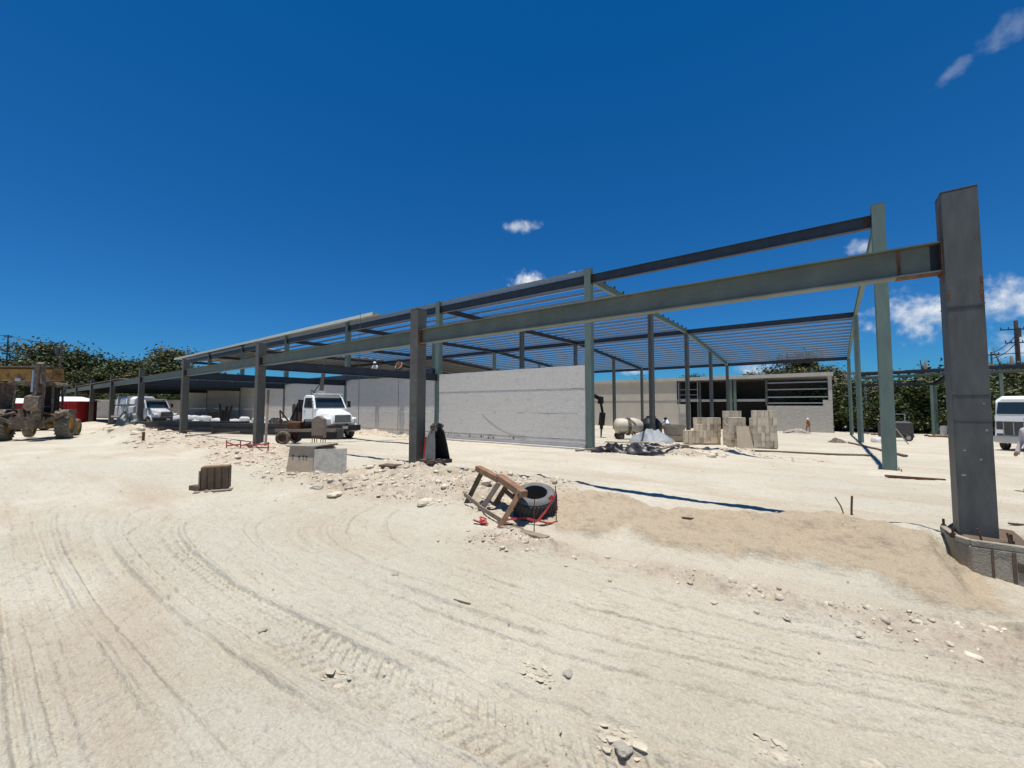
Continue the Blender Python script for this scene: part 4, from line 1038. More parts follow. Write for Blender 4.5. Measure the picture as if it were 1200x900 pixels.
m = MB(); m.bar((-1.55, -.42, 4.3), (-1.6, -.38, 2.5), .16, .24, (1, 0, 0)); m.build('dipper_arm', m_muddy, t)
m = MB(); m.prism([(-1.35, -.65, 2.55), (-1.95, -.65, 2.45), (-2.05, -.65, 1.85), (-1.6, -.65, 1.65), (-1.45, -.65, 1.9)], (0, .55, 0)); m.build('digging_bucket', m_muddy, t)
m = MB()
for (a, b) in (((-1.2, -.2, 1.5), (-1.15, -.3, 2.9)), ((-1.3, -.5, 3.2), (-1.5, -.42, 4.2)), ((-1.65, -.3, 3.9), (-1.7, -.3, 2.7))):
    m.tube(a, b, .055, n=8)
m.build('hydraulic_ram', m_chrome, t)
m = MB()
for k in range(4):
    y = -.5 + .1 * k; m.path([(-1.0, y, 1.4), (-1.3, y - .1, 2.0 + .1 * k), (-1.2, y, 2.6), (-1.35, y + .05, 3.3), (-1.5, y, 3.9)], .022, 6)
m.build('hydraulic_hose', m_wire, t)
m = MB()
for k in range(5): m.tube((-.7, -.3 + k * .13, 1.5), (-.72, -.3 + k * .13, 2.05), .018, n=6)
m.build('control_levers', m_black, t)
# yellow mobile crane standing further back at the left edge
t = thing('yellow_crane', 'ochre yellow crane boom lying level on a dark carrier behind the tractor', 'crane', (-49.8, 2.6, gz(-49.8, 2.6)), math.atan2(2.84, 3.76))
MB().loft([(-7, .55, .5, 3.85, 4.95), (2.2, .45, .42, 3.95, 4.9)], .1).build('boom', m_yellow, t)
MB().box((-2.4, 0, 5.02), (9.2, 1.15, .12)).build('boom_top_plate', m_muddy, t)
MB().box((-3.0, 0, 1.35), (7.5, 2.3, .7)).build('carrier', m_muddy, t)
MB().box((-3.0, 0, 2.7), (2.4, 1.2, 2.1)).build('turret', m_muddy, t)
MB().box((.6, .55, 2.2), (1.2, 1.1, 1.5)).build('cab', m_muddy, t)
for x in (-5.5, -3.8, .2):
    for s in (-1, 1): wheel(t, x, s * 1.0, .55, .4, side=s)
MB().tube((1.9, 0, 3.9), (1.9, 0, 3.2), .05, n=6).box((1.9, 0, 3.05), (.25, .2, .4)).build('hook_block', m_black, t)

# hydraulic breaker of a machine parked behind the panel wall
t = thing('breaker_excavator', 'black excavator with a breaker hanging from its arm, half hidden behind the panel wall end', 'excavator', (-15.28, 25.05, gz(-15.3, 25.05)), math.atan2(2.2, 3.1))
for s in (-1, 1):
    MB().loft([(-1.7, .25, .2, .12, .62), (-1.4, .25, .25, 0, .72), (1.4, .25, .25, 0, .72), (1.7, .25, .2, .12, .62)], .1).build('track', m_machine, t, loc=(0, s * .9, 0))
MB().box((-.3, 0, 1.35), (2.6, 2.0, .95)).build('engine_house', m_machine, t)
c = MB().loft([(-.1, .45, .42, .95, 2.5), (1.0, .45, .38, .95, 2.45)], .1).build('cab', m_machine, t, loc=(0, .5, 0)); MB().box((1.02, .5, 1.9), (.04, .7, .9)).build('window', m_glass, c)
MB().bar((.9, -.3, 1.4), (2.4, -.3, 3.3), .28, .4).bar((2.3, -.3, 3.25), (3.35, -.3, 2.75), .2, .26).build('boom', m_machine, t)
MB().bar((3.35, -.3, 2.9), (3.55, -.3, 1.75), .12, .16).box((3.42, -.3, 2.62), (.34, .4, .5)).build('dipper_arm', m_machine, t)
MB().bar((3.55, -.3, 1.75), (3.45, -.3, .85), .36, .40, (0, 1, 0)).bar((3.5, -.3, 1.5), (3.45, -.3, .6), .2, .22, (0, 1, 0)).build('breaker_body', m_machine, t)
MB().tube((3.46, -.3, .85), (3.42, -.3, .02), .08, .05, 8).build('breaker_chisel', m_grille, t)
# ------------------------------------------------------------------ tipped trestle, tyre, boards and tape in the middle
t = thing('trestle', 'tipped brown timber trestle leaning against the dusty tyre', 'trestle', (-4.6, 5.45, 0))
def L(p): return Vector(p) - Vector((-4.6, 5.45, 0))
legs = [((-5.05, 5.75, .84), (-5.45, 5.67, .10), m_wood_dark), ((-4.50, 5.58, .74), (-4.90, 5.36, .04), m_wood_old), ((-4.42, 5.72, .70), (-4.80, 5.62, .10), m_wood_dark), ((-3.93, 5.40, .66), (-4.19, 5.12, .03), m_wood)]
for a, b, mt in legs: MB().bar(L(a), L(b), .085, .06, (.5, -.8, .2)).build('leg', mt, t, bevel=.004)
MB().bar(L((-5.17, 5.78, .915)), L((-4.52, 5.62, .80)), .12, .10, (.1, 0, 1)).build('top_plank', m_wood, t, bevel=.005)
MB().bar(L((-4.56, 5.66, .835)), L((-3.84, 5.42, .66)), .14, .11, (.1, 0, 1)).build('top_plank', m_wood_dark if False else m_wood, t, bevel=.005)
MB().bar(L((-5.34, 5.60, .44)), L((-4.80, 5.43, .33)), .022, .075, (0, 0, 1)).bar(L((-4.82, 5.40, .335)), L((-4.17, 5.26, .22)), .022, .075, (0, 0, 1)).build('cross_rail', m_wood_old, t, bevel=.003)
MB().bar(L((-4.5, 5.74, .60)), L((-3.95, 5.5, .46)), .025, .08).build('cross_rail', m_wood_dark, t, bevel=.003)
q = MB().box(L((-3.90, 5.41, .70)), (.10, .10, .05), .4); q.build('corner_block', m_wood_old, t, bevel=.004)

t = thing('tyre', 'large worn tyre lying tilted in the sand beside the trestle', 'tyre', (-3.98, 5.95, .22))
Mx = Matrix.Rotation(R(20), 4, Vector((.85, .5, 0))) @ Matrix.Translation((0, 0, .02))
rT, wT = .37, .40
prof = [(.21, .05), (.215, .0), (.27, -.02), (.33, .0), (.362, .05), (.37, .10), (.37, .30), (.362, .35), (.33, .395), (.27, .42), (.225, .405), (.21, .36)]
MB().lathe(prof, 48, Mx, closed=True).build('casing', m_rubber, t, smooth=True)
sd = MB().lathe([(.215, .407), (.235, .416), (.27, .425), (.31, .412), (.335, .397), (.355, .37), (.34, .375), (.27, .405), (.22, .395)], 48, Mx, closed=True); sd.build('sidewall', m_rubber_dust, t, smooth=True)
lug = MB()
for k in range(36):
    for (z, sg) in ((.12, 1), (.28, -1)):
        a = 2 * math.pi * (k + (.5 if sg > 0 else 0)) / 36
        lug.box((0, 0, 0), (.022, .030, .145), mt=Mx @ Matrix.Rotation(a, 4, 'Z') @ Matrix.Translation((.371, 0, z)) @ Matrix.Rotation(R(22) * sg, 4, 'X'))
lug.build('tread_blocks', m_rubber, t)

tag(MB().bar((-.48, .05, .03), (.42, -.06, .05), .14, .035).build('plank', m_wood_old, None, bevel=.004, loc=(-3.62, 5.14, gz(-3.6, 5.14) - .005)), 'weathered plank half buried in front of the tyre', 'plank')
tag(MB().bar((-.3, .10, .02), (.3, -.10, .03), .12, .03).build('plank', m_wood_dark, None, bevel=.004, loc=(-4.05, 5.30, gz(-4.05, 5.3) + .005)), 'dark short plank lying in the shade under the trestle', 'plank')
def rebar(name, x, y, h, tx, ty, label, r=.008):
    tag(MB().path([(0, 0, -.1), (tx * .5, ty * .5, h * .5), (tx, ty, h)], r, 6).build(name, m_rebar, None, loc=(x, y, gz(x, y))), label, 'rebar')
rebar('rebar_stake', -3.53, 5.24, .52, .01, 0, 'thin rebar stake standing in front of the tyre')
rebar('rebar_stake', -3.36, 5.62, .58, -.01, 0, 'thin rebar stake right of the tyre, holding the red mesh')
rebar('rebar_stub', .36, 8.36, .30, .02, 0, 'straight dark rebar stub on the crest of the sand heap', .016)
rebar('rebar_stub', .30, 8.34, .26, -.13, 0, 'leaning dark rebar stub crossing another on the sand heap crest', .010)
rebar('rebar_stub', -27.4, 5.25, .45, .03, 0, 'rusty stub standing in front of the boulder heap at left', .06)
m = MB()
P = [(-3.36, 5.62, .72), (-3.41, 5.6, .60), (-3.52, 5.57, .42), (-3.66, 5.53, .24), (-3.85, 5.48, .27), (-4.1, 5.40, .23), (-4.25, 5.28, .18)]
for a, b in zip(P, P[1:]): m.bar(a, b, .008, .036 + rnd.uniform(-.012, .018), (0, .3, 1))
for a, b in zip([(-3.62, 5.53, .25), (-3.5, 5.56, .235), (-3.37, 5.61, .24)], [(-3.5, 5.56, .235), (-3.37, 5.61, .24), (-3.30, 5.63, .23)]): m.bar(a, b, .03, .02)
m.bar((-3.41, 5.6, .66), (-3.47, 5.58, .60), .012, .05)
tag(m.build('barrier_mesh', m_redtape, None), 'torn red barrier mesh strung from the stake around the tyre', 'barrier mesh')
m = MB()
pr = None
for k in range(14):
    a = Vector((-4.5 + rnd.uniform(-.13, .13), 5.14 + rnd.uniform(-.09, .09), 0)); a.z = gz(a.x, a.y) + rnd.uniform(.02, .07)
    if pr is not None: m.bar(pr, a, .03, .012)
    pr = a
tag(m.build('barrier_mesh', m_redtape, None), 'crumpled scrap of red barrier mesh at the trestle foot', 'barrier mesh')
# strips laid on the ground: pipe, hose and an imitated rafter shadow
def ground_path(pts, r, n=6, lift=0.0, sub=10):
    out = []
    for a, b in zip(pts, pts[1:]):
        for k in range(sub):
            u = k / sub; x, y = a[0] + (b[0] - a[0]) * u, a[1] + (b[1] - a[1]) * u
            out.append((x, y, gz(x, y) + r * .8 + lift))
    out.append((pts[-1][0], pts[-1][1], gz(*pts[-1]) + r + lift))
    return MB().path(out, r, n)
tag(ground_path([(-4.2, 23.0), (-2.7, 23.05), (-.8, 23.2), (.6, 23.3), (1.81, 23.68)], .05, 8).build('pipe', m_cable, None, smooth=True), 'long dirty pipe on the ground right of the stacked blocks', 'pipe')
tag(ground_path([(1.5, 34.4), (1.72, 33.0), (2.1, 30.0), (2.6, 26.9), (3.0, 24.5)], .055, 8).build('pipe', m_cable, None, smooth=True), 'dark strip imitating the rafter shadow across the ground by the lone tall green column', 'hose')  # dark tube added in place of the end rafter's cast shadow
tag(ground_path([(-24.0, 14.2), (-21.0, 13.2), (-18.0, 12.6), (-15.0, 12.9)], .03, 8).build('poly_hose', m_cable, None, smooth=True), 'thin hose on the sunlit ground in front of the white truck', 'hose')
tag(MB().bar((-.16, 0, .01), (.16, .05, .02), .03, .02).build('stick', m_wood_dark, None, loc=(-1.55, 6.55, gz(-1.55, 6.55))), 'small dark stick on the slope of the sand heap', 'stick')
tag(MB().bar((-.10, 0, .008), (.10, .03, .01), .022, .016).build('stick', m_wood_dark, None, loc=(-2.9, 3.0, gz(-2.9, 3.0))), 'small twig on the smooth dust in the middle foreground', 'stick')
tag(MB().bar((-.1, 0, .01), (.12, .05, .01), .05, .02).build('stick', m_wood_dark, None, loc=(2.3, 9.3, gz(2.3, 9.3))), 'dark scrap of wood lying right of the nearest column', 'stick')

# ------------------------------------------------------------------ excavator bucket beside the centre column
t = thing('excavator_bucket', 'upright dark excavator bucket with dusty grey side and black open front, beside the centre column', 'bucket', (-8.42, 7.72, gz(-8.4, 7.7) + .07), R(-4))
def taper(z): return .27 - .10 * min(1, z / .8)
sidep = [(-.20, .0), (.26, -.04), (.19, .40), (.10, .78), (-.06, .82), (-.20, .55)]
for s, mt in ((-1, m_rubber_dust), (1, m_grille)):
    MB().add([(p[0], s * taper(p[1]), p[1]) for p in sidep] + [(p[0], s * (taper(p[1]) - .025), p[1]) for p in sidep], [tuple(range(6)), tuple(range(11, 5, -1))] + [(i, (i + 1) % 6, (i + 1) % 6 + 6, i + 6) for i in range(6)]).build('side_plate', mt, t)
back = [(-.20, .0), (-.20, .55), (-.06, .82), (.10, .78)]
m = MB()
for p, q in zip(back, back[1:]):
    m.add([(p[0], -taper(p[1]) + .02, p[1]), (p[0], taper(p[1]) - .02, p[1]), (q[0], taper(q[1]) - .02, q[1]), (q[0], -taper(q[1]) + .02, q[1]), (p[0] + .02, -taper(p[1]) + .02, p[1]), (p[0] + .02, taper(p[1]) - .02, p[1]), (q[0] + .02, taper(q[1]) - .02, q[1] - .01), (q[0] + .02, -taper(q[1]) + .02, q[1] - .01)],
          [(0, 3, 2, 1), (4, 5, 6, 7), (0, 1, 5, 4), (1, 2, 6, 5), (2, 3, 7, 6), (3, 0, 4, 7)])
m.build('shell', m_black, t)
MB().bar((-.18, 0, .01), (.24, 0, -.02), .5, .03).build('floor_plate', m_black, t)
for k in range(5): MB().prism([(.20, -.25 + k * .115, -.05), (.20, -.19 + k * .115, -.05), (.36, -.21 + k * .115, -.06), (.36, -.23 + k * .115, -.06)], (0, 0, .04)).build('bucket_tooth', m_muddy, t)
for s in (-1, 1): MB().prism([(-.12, s * .10 - .02, .78), (.12, s * .10 - .02, .76), (.08, s * .10 - .02, .96), (-.04, s * .10 - .02, .98)], (0, .04, 0)).build('hitch_ear', m_muddy, t)
MB().tube((.02, -.2, .90), (.02, .2, .90), .04, n=8).build('hitch_pin', m_grille, t)
MB().box((-.05, .0, .86), (.2, .22, .10)).build('hitch_block', m_black, t)
MB().bar((-.22, -.25, .02), (-.22, -.19, .60), .05, .05, (1, 0, 0)).build('red_edge', m_red, t)
t2 = MB()
for k in range(6): t2.box((rnd.uniform(-.3, .3), rnd.uniform(-.2, .2), .03), (.26, .2, .10), rnd.uniform(0, 3))
tag(t2.build('dark_scrap', m_wood_dark, None, loc=(-8.35, 7.6, gz(-8.3, 7.6))), 'dark scrap lying at the foot of the excavator bucket', 'scrap')
tag(MB().box((0, 0, .06), (.5, .34, .05), .3).build('plank', m_wood_dark, None, loc=(-9.5, 7.0, gz(-9.5, 7.0))), 'dark flat scrap plank in front of the centre column', 'plank')

# ------------------------------------------------------------------ small formwork box on a board
t = thing('formwork_box', 'dark stained wooden formwork block standing on a thin board at left', 'formwork', (-11.12, 3.42, gz(-11.1, 3.4) - .005), R(62))
MB().bar((-.36, -.16, .02), (.34, -.12, .03), .22, .03).build('base_board', m_wood_old, t)
m = MB(); m.box((0, .06, .30), (.54, .26, .50)); m.build('box_body', m_wood_dark, t, bevel=.006)
m = MB()
for k in range(4): m.box((-.2 + k * .135, -.078, .30), (.10, .02, .48))
m.build('front_boards', m_wood_dark, t, bevel=.004)
MB().box((-.285, .0, .28), (.03, .20, .40)).build('end_batten', m_wood_old, t, bevel=.004)
MB().box((0, .06, .556), (.50, .25, .02)).build('top_scrap', m_wood, t)
tag(MB().box((0, 0, .05), (.34, .16, .1), .3).build('wood_offcut', m_wood_dark, None, bevel=.006, loc=(-11.55, 3.2, gz(-11.5, 3.2))), 'dark timber offcut left of the formwork block', 'offcut')
# ------------------------------------------------------------------ pale slabs leaning together
t = thing('concrete_box', 'pale tan chamber box with a dark top edge, beside the leaning grey slab', 'concrete box', (-11.33, 5.42, gz(-11.2, 5.7) - .08), R(23))
MB().prism([(-.44, -.02, 0), (.42, -.02, 0), (.40, .06, .74), (-.40, .06, .74)], (0, .06, 0)).build('front_panel', m_wood_tan, t, bevel=.006)
MB().prism([(-.42, .9, 0), (.42, .9, 0), (.40, .84, .74), (-.40, .84, .74)], (0, .06, 0)).build('back_panel', m_wood_tan, t, bevel=.006)
MB().box((0, .48, .765), (.92, .96, .045)).build('lid', m_footing, t, bevel=.006)
m = MB()
for s in (-.36, .36): m.box((s, .45, .36), (.05, .74, .7))
m.build('side_panels', m_wood_dark, t)
m = MB()
for (u, z) in ((-.26, .50), (-.05, .49), (.08, .50), (.18, .49)): m.box((u, .022, z), (.05, .02, .03))
m.build('bolt_holes', m_black, t)
t = thing('concrete_slab', 'speckled grey concrete slab leaning against the tan chamber box', 'slab', (-10.36, 5.74, gz(-10.4, 5.9) - .05), R(56))
mm = Matrix.Rotation(R(-16), 4, 'X')
MB().box((0, 0, 0), (.80, .06, .72), mt=Matrix.Translation((0, .1, .35)) @ mm).build('slab_body', M('speckled_grey_slab', (.36, .34, .30), .95, 0, .2, 9, (.17, .165, .155), .57, 12, .08, .4, 80), t, bevel=.008)
for (x, y, sx) in ((-9.6, 6.2, .5), (-10.1, 5.7, .3)):
    pass
# plywood-wrapped column starter behind it
t = thing('starter_cage', 'rusty plywood-wrapped column starter with pointed top and bare bars below', 'starter bars', (-16.28, 8.52, .36), R(37))
m = MB(); m.prism([(-.24, -.14, .42), (.24, -.14, .42), (.24, -.14, 1.18), (.0, -.14, 1.32), (-.24, -.14, 1.18)], (0, .28, 0)); m.build('wrap_panel', m_wood_old, t, bevel=.01)
m = MB()
for x in (-.22, -.13, .13, .22): m.tube((x, -.1, 0), (x, -.1, .45), .016, n=6); m.tube((x, .1, 0), (x, .1, .45), .016, n=6)
m.build('bare_bars', m_rebar, t)
MB().box((0, -.146, .47), (.46, .02, .10)).build('rust_band', m_rust, t)
# red barrier mesh left of it
t = thing('barrier_mesh', 'sagging strips of red barrier mesh in front of the column with the leaning pole', 'barrier mesh', (-17.95, 6.5, gz(-17.9, 6.5)), R(14))
m = MB()
for (x0, x1, z0, z1) in ((-1.25, -.35, .26, .12), (-.35, .4, .13, .28), (.4, 1.3, .22, .26), (-1.2, -.3, .10, .20), (.1, 1.25, .10, .12)): m.bar((x0, 0, z0), (x1, rnd.uniform(-.1, .1), z1), .02, .05)
for x in (-1.2, -.35, .45, 1.25): m.bar((x, 0, 0), (x, 0, .34), .03, .03)
m.build('mesh_strips', m_redtape, t)
tag(MB().bar((-.8, 0, .05), (.8, .1, .05), .14, .05).build('plank', m_wood_dark, None, loc=(-18.4, 7.0, gz(-18.4, 7.0))), 'dark plank lying behind the red barrier mesh', 'plank')
# pole leaning on the column
tag(MB().bar((-19.0, 7.66, 2.76), (-18.17, 7.28, .36), .09, .06, (.3, -.9, 0)).build('leaning_pole', m_wood_old, None, bevel=.006), 'long wooden pole leaning on the column left of the white truck', 'pole')
# trailer wheels and rail between pole and truck
t = thing('drawbar_trailer', 'dark low trailer with rusty wheels and long side rail, beside the leaning pole', 'trailer', (-18.6, 8.4, .38), R(40))
m = MB(); m.bar((-.6, 0, .62), (2.0, 0, .60), .10, .12); m.bar((-.6, -.7, .62), (2.0, -.7, .60), .10, .12) if False else None
m.bar((-.6, .9, .62), (2.0, .9, .60), .1, .12); m.build('side_rail', m_wood_old, t)
wheel(t, -.2, -.12, .30, .2, m_muddy, m_rust); wheel(t, -.2, 1.02, .30, .2, m_muddy, m_rust, side=-1)
MB().box((.1, .45, .82), (.6, .6, .34)).build('pump_housing', m_rust, t, bevel=.05); MB().tube((.55, .2, .9), (.95, .5, .9), .2, n=12).build('air_tank', m_black, t)
MB().box((1.2, .45, .4), (1.7, .84, .3)).build('bed', m_black, t)
m = MB(); m.bar((-.4, .1, .7), (-.45, .05, 1.5), .05, .05); m.bar((-.2, .8, .7), (-.45, .05, 1.5), .05, .05); m.tube((.3, .3, 1.05), (.3, .3, 1.4), .07, n=8); m.build('frame_bars', m_rust, t)

# ------------------------------------------------------------------ white sacks and dark heaps at left
def sack(x, y, z, rz, label, group, s=1.0, mat=m_sack):
    m = MB(); m.loft([(-.42, .12, .10, .02, .10), (-.34, .27, .24, 0, .24), (0, .31, .28, 0, .30), (.34, .27, .24, 0, .24), (.42, .12, .10, .02, .10)], .12)
    o = m.build('sack', mat, None, smooth=True, loc=(x, y, z)); o.rotation_euler = (rnd.uniform(-.1, .1), rnd.uniform(-.1, .1), rz); o.scale = (s, s, s)
    return tag(o, label, 'sack', group)
for k in range(30):
    x = -37.6 + (k % 10) * .62 + rnd.uniform(-.2, .2); lv = k // 10
    y = 11.2 + (k % 10) * .42 + rnd.uniform(-.5, .5)
    sack(x, y, gz(x, y) - .1 + lv * .30 + (.2 if 3 < k % 10 < 7 else 0), rnd.uniform(0, 3), 'bright white sack in the long heap of sacks seen left of the pole column', 'white sacks in the heap', 1.15)
for k in range(12):
    x = -40.6 + (k % 4) * .7 + rnd.uniform(-.2, .2); y = 10.0 + (k % 4) * .3
    sack(x, y, gz(x, y) + (k // 4) * .33, rnd.uniform(0, 3), 'white sack in the smaller pile right beside the fourth dark column', 'white sacks by the dark column', 1.15)
def heap(name, cx, cy, rx, ry, h, mat, label, cat, seed=0, rough=.35, z=None):
    n, kk = 26, 12; V = []; F = []
    for i in range(kk + 1):
        u = i / kk
        for j in range(n):
            a = 2 * math.pi * j / n
            f = 1 + rough * float(fbm(np.array([math.cos(a) * 2 + seed]), np.array([math.sin(a) * 2 + u * 2]), 3, seed)[0])
            hz = h * (1 - u ** 1.7) * (1 + rough * 1.3 * float(fbm(np.array([math.cos(a) * u * 4 + seed]), np.array([math.sin(a) * u * 4]), 3, seed + 9)[0]))
            V.append((math.cos(a) * rx * u * f, math.sin(a) * ry * u * f, max(-.05, hz) if i < kk else -.08))
    for i in range(kk):
        for j in range(n): F.append((i * n + j, i * n + (j + 1) % n, (i + 1) * n + (j + 1) % n, (i + 1) * n + j))
    o = MB().add(V, F).build(name, mat, None, smooth=True, loc=(cx, cy, gz(cx, cy) if z is None else z))
    return tag(o, label, cat)
heap('tarpaulin_heap', -40.6, 6.9, 2.0, 1.1, 1.0, m_tarpdark, 'dark green tarpaulin bunched over a heap behind the boulders at left', 'tarpaulin', 3, .6)
heap('scrap_heap', -36.4, 8.7, 1.8, .8, .7, m_bag, 'low black scrap heap below the white truck with tanks', 'scrap heap', 5, .6)
tag(MB().box((0, 0, .3), (3.2, .9, .5), .6).build('steel_box', m_grille, None, bevel=.02, loc=(-37.6, 8.2, gz(-37.6, 8.2))), 'long grey steel box in front of the white truck with tanks', 'steel box')
tag(MB().box((0, 0, .6), (1.2, 1.2, 1.2), .4).box((.2, 0, 1.25), (.9, .9, .1), .4).build('black_crate', m_black, None, bevel=.02, loc=(-39.9, 11.6, gz(-39.9, 11.6))), 'black crate between the tank truck and the fourth dark column', 'crate')
def beam_stack(x, y, rz, n, label, mat):
    t = thing('beam_stack', label, 'steel stack', (x, y, gz(x, y)), rz)
    for k in range(n): MB().ibeam((-3, (k % 3) * .34 - .34, .2 + (k // 3) * .34), (3, (k % 3) * .34 - .34, .2 + (k // 3) * .34), .2, .3).build('steel_beam', mat, t)
beam_stack(-31.5, 8.9, R(28), 6, 'stack of dark steel beams on the ground in front of the white sacks', m_dark)
beam_stack(-27.5, 10.5, R(25), 5, 'stack of dark steel beams left of the leaning pole column', m_grille)
for k, (x, y, a) in enumerate(((-33.5, 7.6, .9), (-30.2, 7.4, .3), (-26.3, 7.9, 1.2))):
    tag(MB().bar((-1.2, 0, .08), (1.2, 0, .20), .16, .05).build('plank', m_wood_old, None, loc=(x, y, gz(x, y) + .02), ).__class__ and bpy.context.scene.collection.objects[-1], ['weathered plank lying at the foot of the sacks near the fourth column', 'weathered plank lying before the dark steel beams', 'weathered plank lying close to the pole column'][k], 'plank').rotation_euler = (0, 0, a)
for k, (x, y, h) in enumerate(((-34.6, 14.6, 1.2), (-31.5, 14.4, 1.1), (-28.4, 14.2, 1.3))):
    heap('scrap_heap', x, y, 1.3, .9, h * .8, m_bag, ['dark scrap heap behind the left part of the white sacks', 'dark scrap heap behind the right part of the white sacks', 'dark scrap heap behind the leaning pole'][k], 'scrap heap', 11 + k, .35)
t = thing('rubble_bags', 'black figure-high bundle of pipes standing between the white sacks', 'bundle', (-33.0, 10.6, gz(-33, 10.6)), .4)
m = MB()
for k in range(7): m.tube((rnd.uniform(-.25, .25), rnd.uniform(-.25, .25), 0), (rnd.uniform(-.3, .3), rnd.uniform(-.3, .3), rnd.uniform(1.3, 2.0)), .08, n=7)
m.build('pipes', m_black, t)
t['category'] = 'pipe bundle'; t.name = 'pipe_bundle'
# rope hanging by the centre
for (x, y, zt, k) in ((-24.4, 15.4, 8.4, 0), (-22.6, 17.2, 4.2, 1)):
    tag(MB().path([(0, 0, zt), (.03, 0, zt * .6), (0, .02, gz(x, y) + .3)], .018, 5).build('hanging_rope', m_cable, None, loc=(x, y, 0)), ['long pale rope hanging from the roof to the right of the white truck', 'short rope hanging down the half-shaded wall'][k], 'rope')

# ------------------------------------------------------------------ red booths at far left
def booth(x, y, s, rz, label):
    t = thing('red_booth', label, 'booth', (x, y, gz(x, y)), rz); t.scale = (s, s, s)
    m = MB()
    for k in range(-6, 6):
        u = k * .25
        m.prism([(u, -1.2, 0), (u + .125, -1.26, 0), (u + .25, -1.2, 0), (u + .25, -1.1, 0), (u, -1.1, 0)], (0, 0, 2.0)); m.prism([(u, 1.2, 0), (u + .125, 1.26, 0), (u + .25, 1.2, 0), (u + .25, 1.1, 0), (u, 1.1, 0)], (0, 0, 2.0))
    m.box((-1.5, 0, 1.0), (.1, 2.3, 2.0)); m.box((1.5, 0, 1.0), (.1, 2.3, 2.0)); m.build('red_curtain', m_red, t)
    MB().box((-.55, -1.29, .95), (1.0, .05, 1.85)).build('dark_panel', m_jeans, t)
    MB().add([(-1.75, -1.45, 2.0), (1.75, -1.45, 2.0), (1.75, 1.45, 2.0), (-1.75, 1.45, 2.0), (-.9, -.3, 2.42), (.9, -.3, 2.42), (.9, .3, 2.42), (-.9, .3, 2.42)], [(0, 3, 2, 1), (0, 1, 5, 4), (1, 2, 6, 5), (2, 3, 7, 6), (3, 0, 4, 7), (4, 5, 6, 7)]).build('white_roof', m_whitesheet, t)
booth(-63.0, 5.9, 1.15, R(50), 'red curtained booth with a white roof right behind the tractor')
booth(-57.2, -.6, 1.15, R(60), 'red curtained booth with a white roof at the left edge, behind the tractor')
booth(-60.8, 2.6, 1.1, R(50), 'red curtained booth with a white roof seen through the middle of the tractor')

# ------------------------------------------------------------------ utility poles and wires
def pole(x, y, h, r, label, mat, arms, box=True):
    t = thing('utility_pole', label, 'pole', (x, y, -.5 if y < 40 else -1.1))
    MB().tube((0, 0, 0), (0, 0, h), r, r * .7, 10).build('mast', mat, t, smooth=True)
    m = MB()
    for z, w, a in arms:
        d = Vector((math.cos(a), math.sin(a), 0)); m.bar(Vector((0, 0, z)) - d * w, Vector((0, 0, z)) + d * w, .12, .14)
        for s in (-1, -.5, .5, 1): m.tube(Vector((0, 0, z)) + d * w * s * .95, Vector((0, 0, z + .35)) + d * w * s * .95, .05, n=6)
    m.build('cross_arm', m_black, t)
    if box:
        q = MB().tube((.0, -.45, h - 2.3), (.0, -.45, h - 1.1), .32, n=12); q.build('transformer', m_grille, t)
    return t
pole(-111.4, 9.3, 14.3, .22, 'grey utility pole with a dark transformer standing before the left trees', m_bark, [(13.6, 1.4, .9), (12.2, 1.0, .9)])
pole(-119.2, 3.3, 15.6, .13, 'slim dark mast with stay wires near the left edge', m_black, [(15.2, .6, .9)], False)
def wires(name, label, spans, r=.035, sag=.4):
    m = MB()
    for a, b in spans:
        a, b = Vector(a), Vector(b); pts = []
        for k in range(9):
            u = k / 8; p = a.lerp(b, u); p.z -= sag * 4 * u * (1 - u); pts.append(tuple(p))
        m.path(pts, r, 5)
    return tag(m.build(name, m_wire, None), label, 'wires')
wires('power_lines', 'dark power lines strung from the slim mast to the grey pole at upper left', [((-119.2, 3.3, 15.0), (-111.4, 9.3, 13.6)), ((-119.2, 3.3, 13.6), (-111.4, 9.3, 12.2)), ((-119.2, 3.3, 12.2), (-111.4, 9.3, 11.2)), ((-119.2, 3.3, 15.0), (-134, -12, 16.2)), ((-119.2, 3.3, 13.6), (-134, -12, 14.4)), ((-119.2, 3.3, 12.2), (-134, -12, 12.6))], .05)
wires('stay_wires', 'slanting stay wires bracing the slim mast at upper left', [((-119.2, 3.3, 13.2), (-112.5, 8.5, 8.0)), ((-119.2, 3.3, 13.2), (-126, -3.5, 9.5))], .07, 0)
pole(21.6, 84, 14.6, .30, 'thick dark utility pole with cross arms near the right edge, behind the minibus', m_bark, [(13.4, 1.6, .3), (11.6, 1.2, .3)])
pole(18.9, 82.5, 10.4, .12, 'slim pole carrying wires beside the nearest column, behind the minibus', m_bark, [(10.0, .8, .3)], False)
wires('power_lines', 'dark power lines between the two poles behind the minibus', [((18.9, 82.5, 9.2), (21.6, 84, 11.6)), ((18.9, 82.5, 8.4), (21.6, 84, 10.6)), ((18.9, 82.5, 9.0), (30, 88, 10.4)), ((18.9, 82.5, 7.6), (30, 88, 9.4))], .05)
t = thing('white_house', 'distant brownish house with a white cornice above the minibus', 'house', (24.5, 76.5, -1.1), R(-30))
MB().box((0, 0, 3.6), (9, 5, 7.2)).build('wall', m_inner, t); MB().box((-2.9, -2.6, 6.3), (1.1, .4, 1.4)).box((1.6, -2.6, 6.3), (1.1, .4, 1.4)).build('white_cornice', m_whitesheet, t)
MB().box((-.6, -2.56, 5.6), (2.6, .2, 2.2)).build('window', m_black, t); MB().box((0, 0, 7.3), (9.4, 5.4, .2)).build('roof', m_wood_old, t)

